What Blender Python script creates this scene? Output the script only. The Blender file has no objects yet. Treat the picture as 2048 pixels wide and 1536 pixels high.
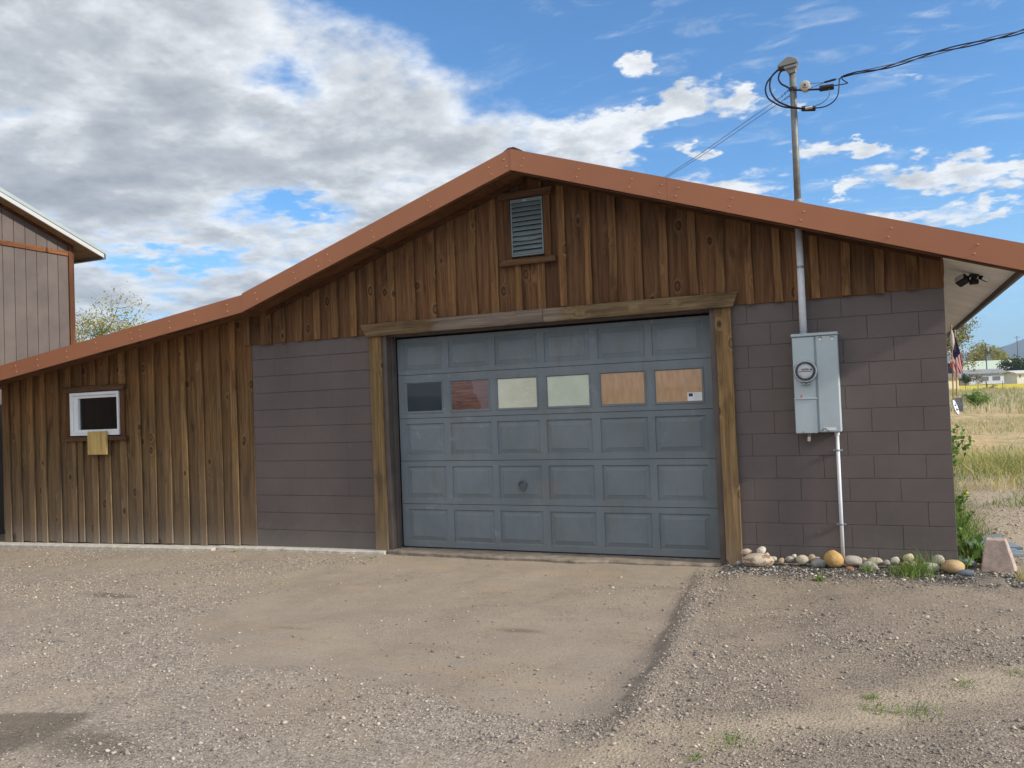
import bpy, bmesh, math, random
import numpy as np
from mathutils import Vector, Matrix
random.seed(7); np.random.seed(7); RNG = np.random.default_rng(11)
S = bpy.context.scene
COL = S.collection
R = math.radians

# ------------------------------------------------------------------ camera
CF, CP, CR, CY = 1654.4, .0273, -.0382, .4196          # focal (px of a 2048 px wide picture), pitch, roll, yaw
CAM = np.array([-.5187, -7.8602, 1.4334])
fw = np.array([-math.sin(CY) * math.cos(CP), math.cos(CY) * math.cos(CP), math.sin(CP)])
r0 = np.array([math.cos(CY), math.sin(CY), 0.]); u0 = np.cross(r0, fw)
rt = r0 * math.cos(CR) + u0 * math.sin(CR); up = -r0 * math.sin(CR) + u0 * math.cos(CR)
cd = bpy.data.cameras.new('camera'); cam = bpy.data.objects.new('camera', cd); COL.objects.link(cam)
cd.sensor_width = 36; cd.lens = CF / 2048 * 36; cd.clip_end = 20000; cd.clip_start = .05
m = Matrix([[*c] for c in zip(rt, up, -fw)]).to_4x4(); m.translation = Vector(CAM); cam.matrix_world = m
S.camera = cam
S.render.resolution_x, S.render.resolution_y = 1024, 768


def ray(x, y): return fw + rt * (x - 1024) / CF + up * (768 - y) / CF
def _hit(x, y, v, ax):
    d = ray(x, y); t = (v - CAM[ax]) / d[ax]; return CAM + t * d
def PY(x, y, Y=0.): return _hit(x, y, Y, 1)            # measured point of a plane parallel to the front wall
def PX(x, y, X): return _hit(x, y, X, 0)
def PZ(x, y, Z): return _hit(x, y, Z, 2)
def PD(x, y, D): return CAM + ray(x, y) * D            # measured point at a distance

# ------------------------------------------------------------------ world, sun, exposure
SUN_EL, SUN_AZ = R(28), R(4.5)                            # azimuth: from +X turned towards the viewer's side
sd = Vector((math.cos(SUN_EL) * math.cos(SUN_AZ), -math.cos(SUN_EL) * math.sin(SUN_AZ), math.sin(SUN_EL)))
HAZE = .00022
sl = bpy.data.lights.new('sun', 'SUN'); sl.energy = 4.2; sl.angle = R(3); sl.color = (1, .9, .76)
so = bpy.data.objects.new('sun', sl); COL.objects.link(so); so.rotation_euler = sd.to_track_quat('Z', 'Y').to_euler(); so.location = (20, -5, 20)
S.view_settings.view_transform = 'Standard'; S.view_settings.look = 'None'
S.view_settings.exposure = 0.32; S.view_settings.gamma = 1
try: S.view_settings.use_curve_mapping = False
except Exception: pass


class NT:
    """small helper around a node tree"""
    def __init__(s, t): s.t = t; s.n = t.nodes; s.l = t.links
    def add(s, ty, **k):
        n = s.n.new(ty)
        for a, v in k.items(): setattr(n, a, v)
        return n
    def put(s, sock, v):
        if isinstance(v, bpy.types.NodeSocket): s.l.new(v, sock)
        elif v is not None:
            if sock.type == 'RGBA' and len(v) == 3: v = (*v, 1)
            sock.default_value = v
    def math(s, op, a, b=None, c=None, clamp=False):
        n = s.add('ShaderNodeMath', operation=op, use_clamp=clamp)
        for i, v in enumerate((a, b, c)):
            if v is not None: s.put(n.inputs[i], v)
        return n.outputs[0]
    def vmath(s, op, a, b=None, scale=None):
        n = s.add('ShaderNodeVectorMath', operation=op)
        s.put(n.inputs[0], a)
        if b is not None: s.put(n.inputs[1], b)
        if scale is not None: s.put(n.inputs[3], scale)
        return n.outputs['Value'] if op in ('DOT_PRODUCT', 'LENGTH', 'DISTANCE') else n.outputs[0]
    def noise(s, v, scale=5, detail=4, rough=.55, dist=0., out='Fac'):
        n = s.add('ShaderNodeTexNoise'); s.put(n.inputs['Vector'], v); s.put(n.inputs['Scale'], scale)
        n.inputs['Detail'].default_value = detail; n.inputs['Roughness'].default_value = rough
        s.put(n.inputs['Distortion'], dist); return n.outputs[out]
    def vor(s, v, scale, feature='F1', out='Distance', rnd=1., metric=None):
        n = s.add('ShaderNodeTexVoronoi', feature=feature); s.put(n.inputs['Vector'], v); s.put(n.inputs['Scale'], scale)
        n.inputs['Randomness'].default_value = rnd
        return n.outputs[out]
    def ss(s, v, a, b, lo=0., hi=1.):
        n = s.add('ShaderNodeMapRange', interpolation_type='SMOOTHSTEP'); s.put(n.inputs['Value'], v)
        for k, q in (('From Min', a), ('From Max', b), ('To Min', lo), ('To Max', hi)): s.put(n.inputs[k], q)
        return n.outputs[0]
    def mix(s, f, a, b, mode='MIX'):
        n = s.add('ShaderNodeMix', data_type='RGBA', blend_type=mode); s.put(n.inputs[0], f); s.put(n.inputs[6], a); s.put(n.inputs[7], b)
        return n.outputs[2]
    def ramp(s, f, stops):
        n = s.add('ShaderNodeValToRGB'); e = n.color_ramp.elements
        while len(e) < len(stops): e.new(.5)
        for q, (p, c) in zip(e, stops): q.position = p; q.color = (*c, 1)
        s.put(n.inputs[0], f); return n.outputs[0]
    def sep(s, v):
        n = s.add('ShaderNodeSeparateXYZ'); s.put(n.inputs[0], v); return n.outputs
    def comb(s, x=0., y=0., z=0.):
        n = s.add('ShaderNodeCombineXYZ')
        for i, v in enumerate((x, y, z)): s.put(n.inputs[i], v)
        return n.outputs[0]
    def bump(s, h, strength=.5, dist=.01, normal=None):
        n = s.add('ShaderNodeBump'); s.put(n.inputs['Height'], h); n.inputs['Strength'].default_value = strength
        n.inputs['Distance'].default_value = dist
        if normal is not None: s.put(n.inputs['Normal'], normal)
        return n.outputs[0]


# sky: Nishita air with broken cloud laid on the sky sphere
W = bpy.data.worlds.new('World'); S.world = W; W.use_nodes = True
t = NT(W.node_tree); t.n.clear()
wo = t.add('ShaderNodeOutputWorld'); bg = t.add('ShaderNodeBackground'); t.l.new(bg.outputs[0], wo.inputs[0])
SKY = .14
bg.inputs[1].default_value = SKY
sk = t.add('ShaderNodeTexSky', sky_type='NISHITA'); sk.sun_disc = False
sk.sun_elevation = SUN_EL; sk.sun_rotation = R(90) + SUN_AZ; sk.altitude = 1500; sk.air_density = 1.0; sk.dust_density = .6; sk.ozone_density = 1.6
tc = t.add('ShaderNodeTexCoord'); d = tc.outputs['Generated']
dx, dy, dz = t.sep(d)
az = t.math('MULTIPLY', t.math('ARCTAN2', dx, dy), 57.2958)
el = t.math('MULTIPLY', t.math('ARCSINE', dz), 57.2958)
inv = t.math('DIVIDE', 1., t.math('ADD', t.math('MAXIMUM', dz, 0.), .16))
pl = t.comb(t.math('MULTIPLY', dx, inv), t.math('MULTIPLY', dy, inv), 0.)
wv = t.noise(t.vmath('ADD', pl, (1.3, 9.2, 0)), 7.5, 9, .60, 0., 'Color')
wx, wy, wz = t.sep(wv)
azd = t.math('ADD', az, t.math('MULTIPLY', t.math('SUBTRACT', wx, .5), 8.))
eld = t.math('ADD', el, t.math('MULTIPLY', t.math('SUBTRACT', wy, .5), 5.))
def cloud_noise(p):
    a_ = t.noise(p, 2.3, 11, .585, .1); b_ = t.noise(t.vmath('ADD', p, (3.1, 1.7, 0)), 6.4, 10, .62, .05); c_ = t.noise(t.vmath('ADD', p, (7.7, 4.2, 0)), 1.15, 2, .5)
    return t.math('ADD', t.math('ADD', t.math('MULTIPLY', a_, .75), t.math('MULTIPLY', b_, .35)), t.math('MULTIPLY', t.math('SUBTRACT', c_, .5), .32)), b_
nz, n2 = cloud_noise(pl)
nz_s, _ = cloud_noise(t.vmath('ADD', pl, (.055, -.012, 0.)))          # the same cloud a step nearer the sun
# great bank over the west (left); clearing towards the north-east, broken cover again elsewhere
edge = t.math('ADD', -33.5, t.math('MULTIPLY', t.math('SUBTRACT', 25.5, el), 1.75))
bank = t.ss(t.math('SUBTRACT', az, edge), 9., -9., -.20, .29)
behind = t.ss(t.math('ABSOLUTE', az), 65., 115., 0., .36)  # cloud cover out of view, raised to put more light on the front wall
cov = t.math('ADD', bank, behind)
cov = t.math('ADD', cov, t.ss(el, 12., 3., 0., -.07))
dens = t.math('SUBTRACT', t.math('ADD', nz, cov), .60)
blobs = [(-11.3, 19.4, 2.0, 1.5, .7), (-14.3, 18.4, 3.0, 1.3, .7), (-17.5, 17.6, 3.6, 2.0, .8), (-7.9, 19.4, 1.5, 1.3, .62), (-14.2, 22.2, 1.5, 1.1, .62), (2.3, 18.9, 1.6, .6, .42), (-1.5, 12.9, 1.3, .8, .5), (-10.6, 16.2, 1.0, .7, .5), (-5.2, 18.2, 1.6, 1.0, .42), (-8.3, 13.9, 4.0, 1.3, .72),
         (-3.0, 15.6, 2.0, .8, .5), (-.4, 15.4, 1.5, .7, .55), (1.6, 13.6, 2.6, 1.1, .62), (4.6, 13.3, 2.8, 1.15, .66), (7.8, 12.9, 1.8, .7, .5), (6.6, 11.2, 1.6, .8, .42),
         (2.0, 10.6, 6.5, .9, .5), (-2.2, 9.9, 5, 1.0, .5), (-46, 10.3, 5, .8, -.42), (-38, 13.4, 4, .9, -.42), (-39.5, 21.6, 3.4, 1.5, -.30), (-31.5, 10.5, 5.5, 1.0, -.4), (14, 18, 4, 1.6, .5), (24, 14, 6, 2, .6), (38, 19, 7, 3, .55)]
acc = None
for (a, e, wa, we, k) in blobs:
    qa = t.math('DIVIDE', t.math('SUBTRACT', azd, a), wa); qe = t.math('DIVIDE', t.math('SUBTRACT', eld, e), we)
    g = t.math('MULTIPLY', t.math('EXPONENT', t.math('MULTIPLY', t.math('ADD', t.math('MULTIPLY', qa, qa), t.math('MULTIPLY', qe, qe)), -1.)), k * (.92 if 0 < k and wa < 2.2 else .62))
    acc = g if acc is None else t.math('ADD', acc, g)
dens = t.math('ADD', dens, acc)
alpha = t.ss(dens, -.02, .21)
wisp = t.math('MULTIPLY', t.ss(t.noise(t.vmath('MULTIPLY', pl, (2.2, 5.5, 1.)), 2.3, 8, .62, .6), .52, .78), t.ss(az, -30., -14., 0., .42)); alpha = t.math('MAXIMUM', alpha, wisp)
thick = t.math('MULTIPLY', t.ss(bank, -.06, .27, .22, 1.), t.ss(t.math('ADD', dens, t.math('MULTIPLY', t.math('SUBTRACT', n2, .5), .35)), .04, .52))
relief = t.math('MULTIPLY', t.math('SUBTRACT', nz, nz_s), 3.4)
shade = t.math('SUBTRACT', thick, relief, clamp=True)
ccol = t.ramp(shade, [(0., (.80, .82, .84)), (.22, (.63, .655, .68)), (.5, (.445, .472, .505)), (.8, (.345, .374, .41)), (1., (.285, .313, .35))])
front_fill = t.math('MULTIPLY', t.ss(t.math('ABSOLUTE', az), 60., 120., 0., .95), t.ss(el, 4., 42., .15, 1.))      # unseen clouds made brighter, most high up, as soft fill for the front wall
ccol = t.mix(front_fill, ccol, t.ramp(shade, [(0., (1.36, 1.31, 1.22)), (.6, (1.30, 1.23, 1.14)), (1., (1.08, 1.04, .99))]))
ccol = t.vmath('SCALE', ccol, scale=1 / SKY)
hz = t.ss(el, 16., -2., 0., .62)                        # paler air low down
skc = t.mix(1., sk.outputs[0], (.50, .93, 1.22), 'MULTIPLY')
air = t.mix(hz, skc, (2.6, 4.35, 5.5))
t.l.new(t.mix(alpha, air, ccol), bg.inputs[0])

# ------------------------------------------------------------------ object helpers
def link(name, me, mat=None, parent=None, loc=None):
    o = bpy.data.objects.new(name, me); COL.objects.link(o)
    if mat is not None and me is not None:
        for q in (mat if isinstance(mat, (list, tuple)) else [mat]): me.materials.append(q)
    if parent is not None: o.parent = parent
    if loc is not None: o.location = loc
    return o
def mesh(name, v, f, smooth=False, mi=None):
    me = bpy.data.meshes.new(name); me.from_pydata([tuple(map(float, q)) for q in v], [], [tuple(map(int, q)) for q in f]); me.update()
    if smooth: me.polygons.foreach_set('use_smooth', [True] * len(me.polygons))
    if mi is not None: me.polygons.foreach_set('material_index', mi)
    return me
def tag(o, label=None, cat=None, group=None, kind=None):
    if label: o['label'] = label
    if cat: o['category'] = cat
    if group: o['group'] = group
    if kind: o['kind'] = kind
    return o
def thing(name, label, cat, loc=(0, 0, 0), group=None, rz=0.):
    o = bpy.data.objects.new(name, None); COL.objects.link(o); o.location = loc; o.rotation_euler = (0, 0, rz); o.empty_display_size = .1
    return tag(o, label, cat, group)
BOXF = [(0, 1, 3, 2), (4, 6, 7, 5), (0, 4, 5, 1), (2, 3, 7, 6), (0, 2, 6, 4), (1, 5, 7, 3)]
class MB:
    def __init__(s): s.v = []; s.f = []; s.mi = []
    def addm(s, v, f, mi=0):
        b = len(s.v); s.v += [tuple(q) for q in v]; s.f += [tuple(b + i for i in q) for q in f]; s.mi += [mi] * len(f); return s
    def box(s, x0, x1, y0, y1, z0, z1, mi=0):
        v = [(x, y, z) for x in (x0, x1) for y in (y0, y1) for z in (z0, z1)]
        return s.addm(v, [(0, 1, 3, 2), (4, 6, 7, 5), (0, 4, 5, 1), (2, 3, 7, 6), (0, 2, 6, 4), (1, 5, 7, 3)], mi)
    def prism(s, pts, axis, a, b, mi=0):
        """polygon (2-D) extruded along an axis; axis 1: pts are (x,z); axis 0: (y,z); axis 2: (x,y)"""
        n = len(pts); v = []
        for w in (a, b):
            for p in pts: v.append((p[0], w, p[1]) if axis == 1 else ((w, p[0], p[1]) if axis == 0 else (p[0], p[1], w)))
        f = [tuple(range(n)), tuple(range(2 * n - 1, n - 1, -1))] + [(i, i + n, (i + 1) % n + n, (i + 1) % n) for i in range(n)]
        return s.addm(v, f, mi)
    def tube(s, pts, rad, seg=8, mi=0, cap=True):
        pts = [np.array(p, float) for p in pts]; n = len(pts); rs = rad if isinstance(rad, (list, tuple, np.ndarray)) else [rad] * n
        v = []; prev = None
        for i, p in enumerate(pts):
            tg = pts[min(i + 1, n - 1)] - pts[max(i - 1, 0)]; tg /= (np.linalg.norm(tg) + 1e-9)
            if prev is None:
                a = np.array([0, 0, 1.]) if abs(tg[2]) < .9 else np.array([1., 0, 0]); prev = np.cross(tg, a)
            prev = prev - tg * (prev @ tg); prev /= (np.linalg.norm(prev) + 1e-9); bn = np.cross(tg, prev)
            for k in range(seg):
                a = 2 * math.pi * k / seg; v.append(p + rs[i] * (math.cos(a) * prev + math.sin(a) * bn))
        f = [(i * seg + k, i * seg + (k + 1) % seg, (i + 1) * seg + (k + 1) % seg, (i + 1) * seg + k) for i in range(n - 1) for k in range(seg)]
        if cap: f += [tuple(range(seg - 1, -1, -1)), tuple((n - 1) * seg + k for k in range(seg))]
        return s.addm(v, f, mi)
    def lathe(s, prof, c, axis=1, seg=24, mi=0):
        """profile [(radius, offset)] turned round an axis through c"""
        v = []
        for r_, o_ in prof:
            for k in range(seg):
                a = 2 * math.pi * k / seg; p = [r_ * math.cos(a), r_ * math.sin(a)]
                q = [c[0] + p[0], c[1] + o_, c[2] + p[1]] if axis == 1 else ([c[0] + p[0], c[1] + p[1], c[2] + o_] if axis == 2 else [c[0] + o_, c[1] + p[0], c[2] + p[1]])
                v.append(q)
        n = len(prof)
        f = [(i * seg + k, i * seg + (k + 1) % seg, (i + 1) * seg + (k + 1) % seg, (i + 1) * seg + k) for i in range(n - 1) for k in range(seg)]
        f += [tuple(range(seg)), tuple((n - 1) * seg + k for k in range(seg - 1, -1, -1))]
        return s.addm(v, f, mi)
    def build(s, name, mat, parent=None, smooth=False, bevel=0., loc=None, fixn=True):
        me = mesh(name, s.v, s.f, smooth, s.mi if len(set(s.mi)) > 1 else None)
        if fixn or bevel:
            bm = bmesh.new(); bm.from_mesh(me)
            if bevel: bmesh.ops.bevel(bm, geom=bm.edges[:], offset=bevel, segments=1, affect='EDGES', clamp_overlap=True)
            if fixn: bmesh.ops.recalc_face_normals(bm, faces=bm.faces[:])
            bm.to_mesh(me); bm.free()
        return link(name, me, mat, parent, loc)
def curve(pts, n=6):
    """Catmull-Rom through points"""
    p = [np.array(q, float) for q in pts]; p = [2 * p[0] - p[1]] + p + [2 * p[-1] - p[-2]]; out = []
    for i in range(1, len(p) - 2):
        for k in range(n):
            u = k / n; out.append(.5 * (2 * p[i] + (p[i + 1] - p[i - 1]) * u + (2 * p[i - 1] - 5 * p[i] + 4 * p[i + 1] - p[i + 2]) * u * u + (3 * p[i] - p[i - 1] - 3 * p[i + 1] + p[i + 2]) * u ** 3))
    out.append(p[-2]); return out
_perm = RNG.random((256, 256))
def vnoise(x, y):
    x = np.asarray(x, float); y = np.asarray(y, float); xi = np.floor(x).astype(int); yi = np.floor(y).astype(int); fx = x - xi; fy = y - yi
    fx = fx * fx * (3 - 2 * fx); fy = fy * fy * (3 - 2 * fy); g = lambda a, b: _perm[a % 256, b % 256]
    return (g(xi, yi) * (1 - fx) + g(xi + 1, yi) * fx) * (1 - fy) + (g(xi, yi + 1) * (1 - fx) + g(xi + 1, yi + 1) * fx) * fy
def fbm(x, y, o=4):
    s = 0; a = .5
    for i in range(o): s = s + a * vnoise(x * 2 ** i + 17 * i, y * 2 ** i + 5 * i); a *= .5
    return s
def sst(v, a, b):
    u = np.clip((v - a) / (b - a), 0, 1); return u * u * (3 - 2 * u)

# ------------------------------------------------------------------ materials
def newmat(name):
    m_ = bpy.data.materials.new(name); m_.use_nodes = True; q = NT(m_.node_tree); b = q.n['Principled BSDF']
    return m_, q, b
def setb(q, b, col=None, rough=None, normal=None, metal=None, spec=None):
    if col is not None: q.put(b.inputs['Base Color'], col)
    if rough is not None: q.put(b.inputs['Roughness'], rough)
    if normal is not None: q.put(b.inputs['Normal'], normal)
    if metal is not None: q.put(b.inputs['Metallic'], metal)
    if spec is not None: q.put(b.inputs['Specular IOR Level'], spec)
def simple(name, col, rough=.6, metal=0., var=.12, scale=6., bump=0., bscale=80., spec=.4, obj_var=0.):
    m_, q, b = newmat(name); tc = q.add('ShaderNodeTexCoord'); g = q.add('ShaderNodeNewGeometry')
    n = q.noise(g.outputs['Position'], scale, 5, .6)
    c = q.mix(q.ss(n, .25, .75), tuple(x * (1 - var) for x in col), tuple(min(1, x * (1 + var)) for x in col))
    if obj_var:
        oi = q.add('ShaderNodeObjectInfo'); c = q.mix(1., c, q.ramp(oi.outputs['Random'], [(0, (1 - obj_var,) * 3), (1, (1 + obj_var,) * 3)]), 'MULTIPLY')
    setb(q, b, c, rough, None, metal, spec)
    if bump: setb(q, b, normal=q.bump(q.noise(g.outputs['Position'], bscale, 4, .6), bump, .004))
    return m_
def wood(name, dark, mid, light, axis=2, weather=0., red=0., gray=None, rough=.78, knots=1., fine=1.):
    m_, q, b = newmat(name)
    tc = q.add('ShaderNodeTexCoord'); oi = q.add('ShaderNodeObjectInfo'); ge = q.add('ShaderNodeNewGeometry'); rnd = oi.outputs['Random']
    P = ge.outputs['Position']; px_, py_, pz_ = q.sep(P)
    off = q.comb(q.math('MULTIPLY', rnd, 37.), q.math('MULTIPLY', rnd, 91.), q.math('MULTIPLY', rnd, 53.))
    if axis == 2: a_, l_ = px_, pz_
    elif axis == 0: a_, l_ = pz_, px_
    else: a_, l_ = px_, py_
    flat = q.vmath('ADD', q.comb(a_, q.math('MULTIPLY', py_ if axis != 1 else pz_, 1.), l_), off)
    fx, fy, fz = q.sep(flat)
    kv = q.comb(q.math('MULTIPLY', fx, 6.), 0., q.math('MULTIPLY', fz, 3.6))
    kn = q.add('ShaderNodeTexVoronoi'); kn.voronoi_dimensions = '3D'; q.put(kn.inputs['Vector'], kv); kn.inputs['Scale'].default_value = 1.
    kd = kn.outputs['Distance']; kr, _, _ = q.sep(kn.outputs['Color'])
    on = q.math('GREATER_THAN', kr, .56)
    kinf = q.math('MULTIPLY', q.ss(kd, .42, 0.), on)
    gx = q.math('ADD', q.math('MULTIPLY', fx, 30. * fine), q.math('MULTIPLY', kinf, 2.6))
    g1 = q.noise(q.comb(gx, q.math('MULTIPLY', fy, 9.), q.math('MULTIPLY', fz, 1.3)), 1., 5, .62, .8)
    g2 = q.noise(q.comb(q.math('MULTIPLY', fx, 190.), q.math('MULTIPLY', fy, 60.), q.math('MULTIPLY', fz, 5.)), 1., 3, .6, .2)
    g3 = q.noise(q.comb(q.math('MULTIPLY', fx, 5.), 0., q.math('MULTIPLY', fz, 1.7)), 1., 5, .6, .3)
    gr = q.math('ADD', q.math('MULTIPLY', g1, .75), q.math('MULTIPLY', g2, .3))
    c = q.ramp(gr, [(.30, dark), (.52, mid), (.74, light)])
    vv = q.math('ADD', .55, q.math('MULTIPLY', q.noise(off, 1.7, 0), .90))
    c = q.mix(1., c, q.comb(vv, vv, vv), 'MULTIPLY')
    hue = q.noise(q.vmath('ADD', off, (5.5, 1.1, 2.2)), 2.1, 0)
    c = q.mix(q.math('MULTIPLY', q.ss(hue, .3, .75), .5), c, q.mix(1., c, (.92, 1.02, 1.0), 'MULTIPLY'))
    c = q.mix(q.math('MULTIPLY', q.ss(g3, .50, .76), .68), c, tuple(x * .42 for x in dark))       # mildew, old stain
    if red:
        rf = q.math('MULTIPLY', q.ss(q.math('ADD', pz_, q.math('MULTIPLY', q.math('SUBTRACT', g3, .5), .7)), 2.35, 3.0), 0.)
        c = q.mix(red, c, q.mix(1., c, (1.22, .86, .72), 'MULTIPLY'))
    if weather:
        shl = q.ss(q.math('ADD', q.math('SUBTRACT', pz_, q.math('ADD', 3.637, q.math('MULTIPLY', px_, .138))), q.math('MULTIPLY', q.math('SUBTRACT', g3, .5), .6)), -1.0, -.25)
        c = q.mix(q.math('MULTIPLY', shl, .85), c, q.mix(1., c, (1.12, .90, .72), 'MULTIPLY'))      # stain kept its red where the eave keeps rain off
        wf = q.math('ADD', pz_, q.math('MULTIPLY', q.math('SUBTRACT', q.noise(q.comb(q.math('MULTIPLY', fx, 14.), 0., q.math('MULTIPLY', fz, 2.)), 1., 5, .6), .5), 1.3))
        c = q.mix(q.ss(wf, 1.5, -.35, 0., weather * .38), c, (.20, .168, .132))
        sp = q.math('ADD', pz_, q.math('MULTIPLY', q.math('SUBTRACT', g1, .5), .7))
        c = q.mix(q.ss(sp, .16, -.22, 0., weather * .38), c, (.36, .315, .265))                     # splash-bleached feet
    if gray:
        gm = q.math('ADD', l_, q.math('MULTIPLY', q.math('SUBTRACT', q.noise(q.comb(q.math('MULTIPLY', fx, 30.), 0., q.math('MULTIPLY', fz, 2.)), 1., 4), .5), .5))
        gf = q.math('MULTIPLY', q.ss(gm, gray[0], gray[0] + .12), q.ss(gm, gray[1], gray[1] - .18))
        c = q.mix(q.math('MULTIPLY', gf, .62), c, q.ramp(gr, [(.3, (.08, .066, .058)), (.6, (.235, .198, .175)), (.8, (.36, .32, .285))]))
    kring = q.math('MULTIPLY', q.ss(q.math('ABSOLUTE', q.math('SUBTRACT', kd, .145)), .055, .0), on)
    kcore = q.math('MULTIPLY', q.ss(kd, .14, .07), on)
    c = q.mix(q.math('MULTIPLY', kcore, .7 * knots), c, tuple(x * .75 for x in mid))
    c = q.mix(q.math('MULTIPLY', kring, .8 * knots), c, tuple(x * .35 for x in dark))
    halo = q.math('MULTIPLY', q.ss(q.math('ABSOLUTE', q.math('SUBTRACT', kd, .24)), .06, .0), on); c = q.mix(q.math('MULTIPLY', halo, .35 * knots), c, light)
    h = q.math('ADD', q.math('MULTIPLY', gr, 1.), q.math('MULTIPLY', kring, -.35))
    setb(q, b, c, rough, q.bump(h, .55, .0035), spec=.25)
    return m_
M = {}
M['board'] = wood('siding_wood', (.036, .0175, .0068), (.132, .071, .027), (.235, .140, .060), weather=1.)
M['board_red'] = wood('sheltered_siding_wood', (.042, .0190, .0078), (.124, .062, .027), (.215, .117, .054), red=.25)
M['batten'] = wood('batten_wood', (.054, .027, .0105), (.170, .096, .038), (.290, .180, .082), weather=1.)
M['batten_red'] = wood('sheltered_batten_wood', (.056, .026, .0105), (.172, .090, .036), (.285, .163, .073), red=.2)
M['trim'] = wood('dark_trim_wood', (.035, .016, .008), (.105, .050, .023), (.18, .092, .044), axis=0)
M['trimv'] = wood('vent_trim_wood', (.038, .016, .006), (.105, .048, .018), (.17, .085, .035), axis=2, red=.3)
M['post'] = wood('post_wood', (.060, .033, .0135), (.215, .130, .055), (.37, .245, .115), weather=.8, knots=.9)
M['header'] = wood('header_wood', (.055, .032, .014), (.165, .105, .052), (.27, .19, .105), axis=0, gray=(-4.95, -3.35), knots=.8)
M['soffit'] = wood('soffit_plywood', (.05, .022, .009), (.115, .053, .021), (.175, .09, .038), axis=0, red=.2, fine=.35, knots=.7)
M['scrap'] = wood('scrap_wood', (.30, .185, .06), (.50, .335, .125), (.62, .45, .2), knots=.5)
M['strap_brown'] = wood('subfascia_wood', (.03, .012, .005), (.085, .034, .013), (.13, .06, .025), axis=0)

def block_mat():
    m_, q, b = newmat('block_paint'); ge = q.add('ShaderNodeNewGeometry'); oi = q.add('ShaderNodeObjectInfo'); P = ge.outputs['Position']
    n = q.noise(P, 1.1, 5, .6); n2 = q.noise(P, 9, 4, .6)
    c = q.mix(q.ss(n, .3, .7), (.116, .095, .090), (.146, .118, .111))
    c = q.mix(q.math('MULTIPLY', q.ss(n2, .55, .8), .3), c, (.155, .158, .150))
    px_, py_, pz_ = q.sep(P)
    low = q.ss(q.math('ADD', pz_, q.math('MULTIPLY', q.math('SUBTRACT', n2, .5), .5)), .22, -.1)
    c = q.mix(q.math('MULTIPLY', low, .35), c, (.215, .20, .18))                                  # dust splashed up the foot
    v = q.ramp(oi.outputs['Random'], [(0, (.985, .988, .99)), (.5, (1, 1, 1)), (1, (1.015, 1.01, 1.005))]); c = q.mix(1., c, v, 'MULTIPLY')
    sp = q.vor(P, 170.); sp2 = q.noise(P, 95, 5, .7)
    chip = q.math('MULTIPLY', q.ss(q.vor(P, 4.5), .035, .02), q.ss(q.noise(P, 3.3, 1), .5, .6)); c = q.mix(q.math('MULTIPLY', chip, .8), c, (.33, .31, .29))
    h = q.math('SUBTRACT', sp2, q.math('MULTIPLY', q.ss(sp, .42, .1), .55))
    setb(q, b, c, .62, q.bump(h, .75, .0035), spec=.3); return m_
M['block'] = block_mat()
M['mortar'] = simple('painted_mortar', (.105, .090, .084), .8, bump=.4)
def door_mat():
    m_, q, b = newmat('door_paint'); ge = q.add('ShaderNodeNewGeometry'); P = ge.outputs['Position']; px_, py_, pz_ = q.sep(P)
    n = q.noise(P, 1.6, 6, .65, .4); n2 = q.noise(q.vmath('MULTIPLY', P, (9, 9, 2.2)), 1., 5, .65)
    c = q.mix(q.ss(n, .3, .72), (.142, .170, .188), (.190, .222, .242))
    c = q.mix(q.math('MULTIPLY', q.ss(n2, .50, .74), .55), c, (.165, .163, .152))                   # grime wiped down the stamping
    br = q.math('MULTIPLY', q.ss(q.noise(q.vmath('ADD', P, (4, 0, 9)), 2.1, 4, .6), .60, .70), .40); c = q.mix(br, c, (.20, .175, .15))
    ch = q.math('MULTIPLY', q.ss(q.noise(q.vmath('ADD', P, (1, 0, 3)), 3.1, 6, .7), .60, .74), .38); c = q.mix(ch, c, (.38, .42, .44))
    lowd = q.ss(q.math('ADD', pz_, q.math('MULTIPLY', q.math('SUBTRACT', n2, .5), .4)), .12, -.12); c = q.mix(q.math('MULTIPLY', lowd, .3), c, (.23, .20, .165))
    w = q.math('MULTIPLY', q.ss(q.vor(P, 7.), .022, .012), q.ss(q.math('ADD', pz_, 0.), .5, 0.)); c = q.mix(w, c, (.62, .63, .62))
    setb(q, b, c, q.ss(n, .2, .8, .5, .7), q.bump(q.noise(P, 60, 3), .12, .002), spec=.35); return m_
M['door'] = door_mat()
M['handle'] = simple('handle_paint', (.10, .12, .135), .45, var=.2, scale=30)
M['jamb'] = simple('jamb_paint', (.10, .079, .069), .6, var=.2, scale=4, bump=.25)
M['fascia'] = simple('fascia_metal', (.375, .146, .070), .48, var=.07, scale=1.1, spec=.45)
M['screw'] = simple('screw_heads', (.45, .22, .13), .4)
M['roofmetal'] = simple('roof_metal', (.30, .125, .065), .45)
M['cap'] = simple('ridge_cap_dark', (.07, .035, .025), .6)
M['whitesoffit'] = simple('soffit_paint', (.82, .81, .76), .7, var=.1, scale=3)
M['drip'] = simple('drip_edge_metal', (.12, .115, .11), .5)
M['concrete'] = simple('concrete', (.50, .47, .41), .9, var=.2, scale=14, bump=.6, bscale=60)
M['slab'] = simple('dirty_concrete', (.225, .19, .152), .92, var=.3, scale=9, bump=.7, bscale=50)
M['boxpaint'] = simple('meter_box_paint', (.42, .49, .515), .42, var=.06, scale=5, spec=.45)
M['steel'] = simple('galvanised_steel', (.34, .355, .36), .45, .55, var=.22, scale=16)
M['pipewhite'] = simple('conduit_paint', (.68, .71, .76), .5, var=.07, scale=20)
M['pipegray'] = simple('mast_galvanised', (.20, .215, .205), .55, .35, var=.22, scale=18)
M['castgray'] = simple('weatherhead_cast', (.24, .25, .245), .6, var=.08, scale=40)
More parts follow.
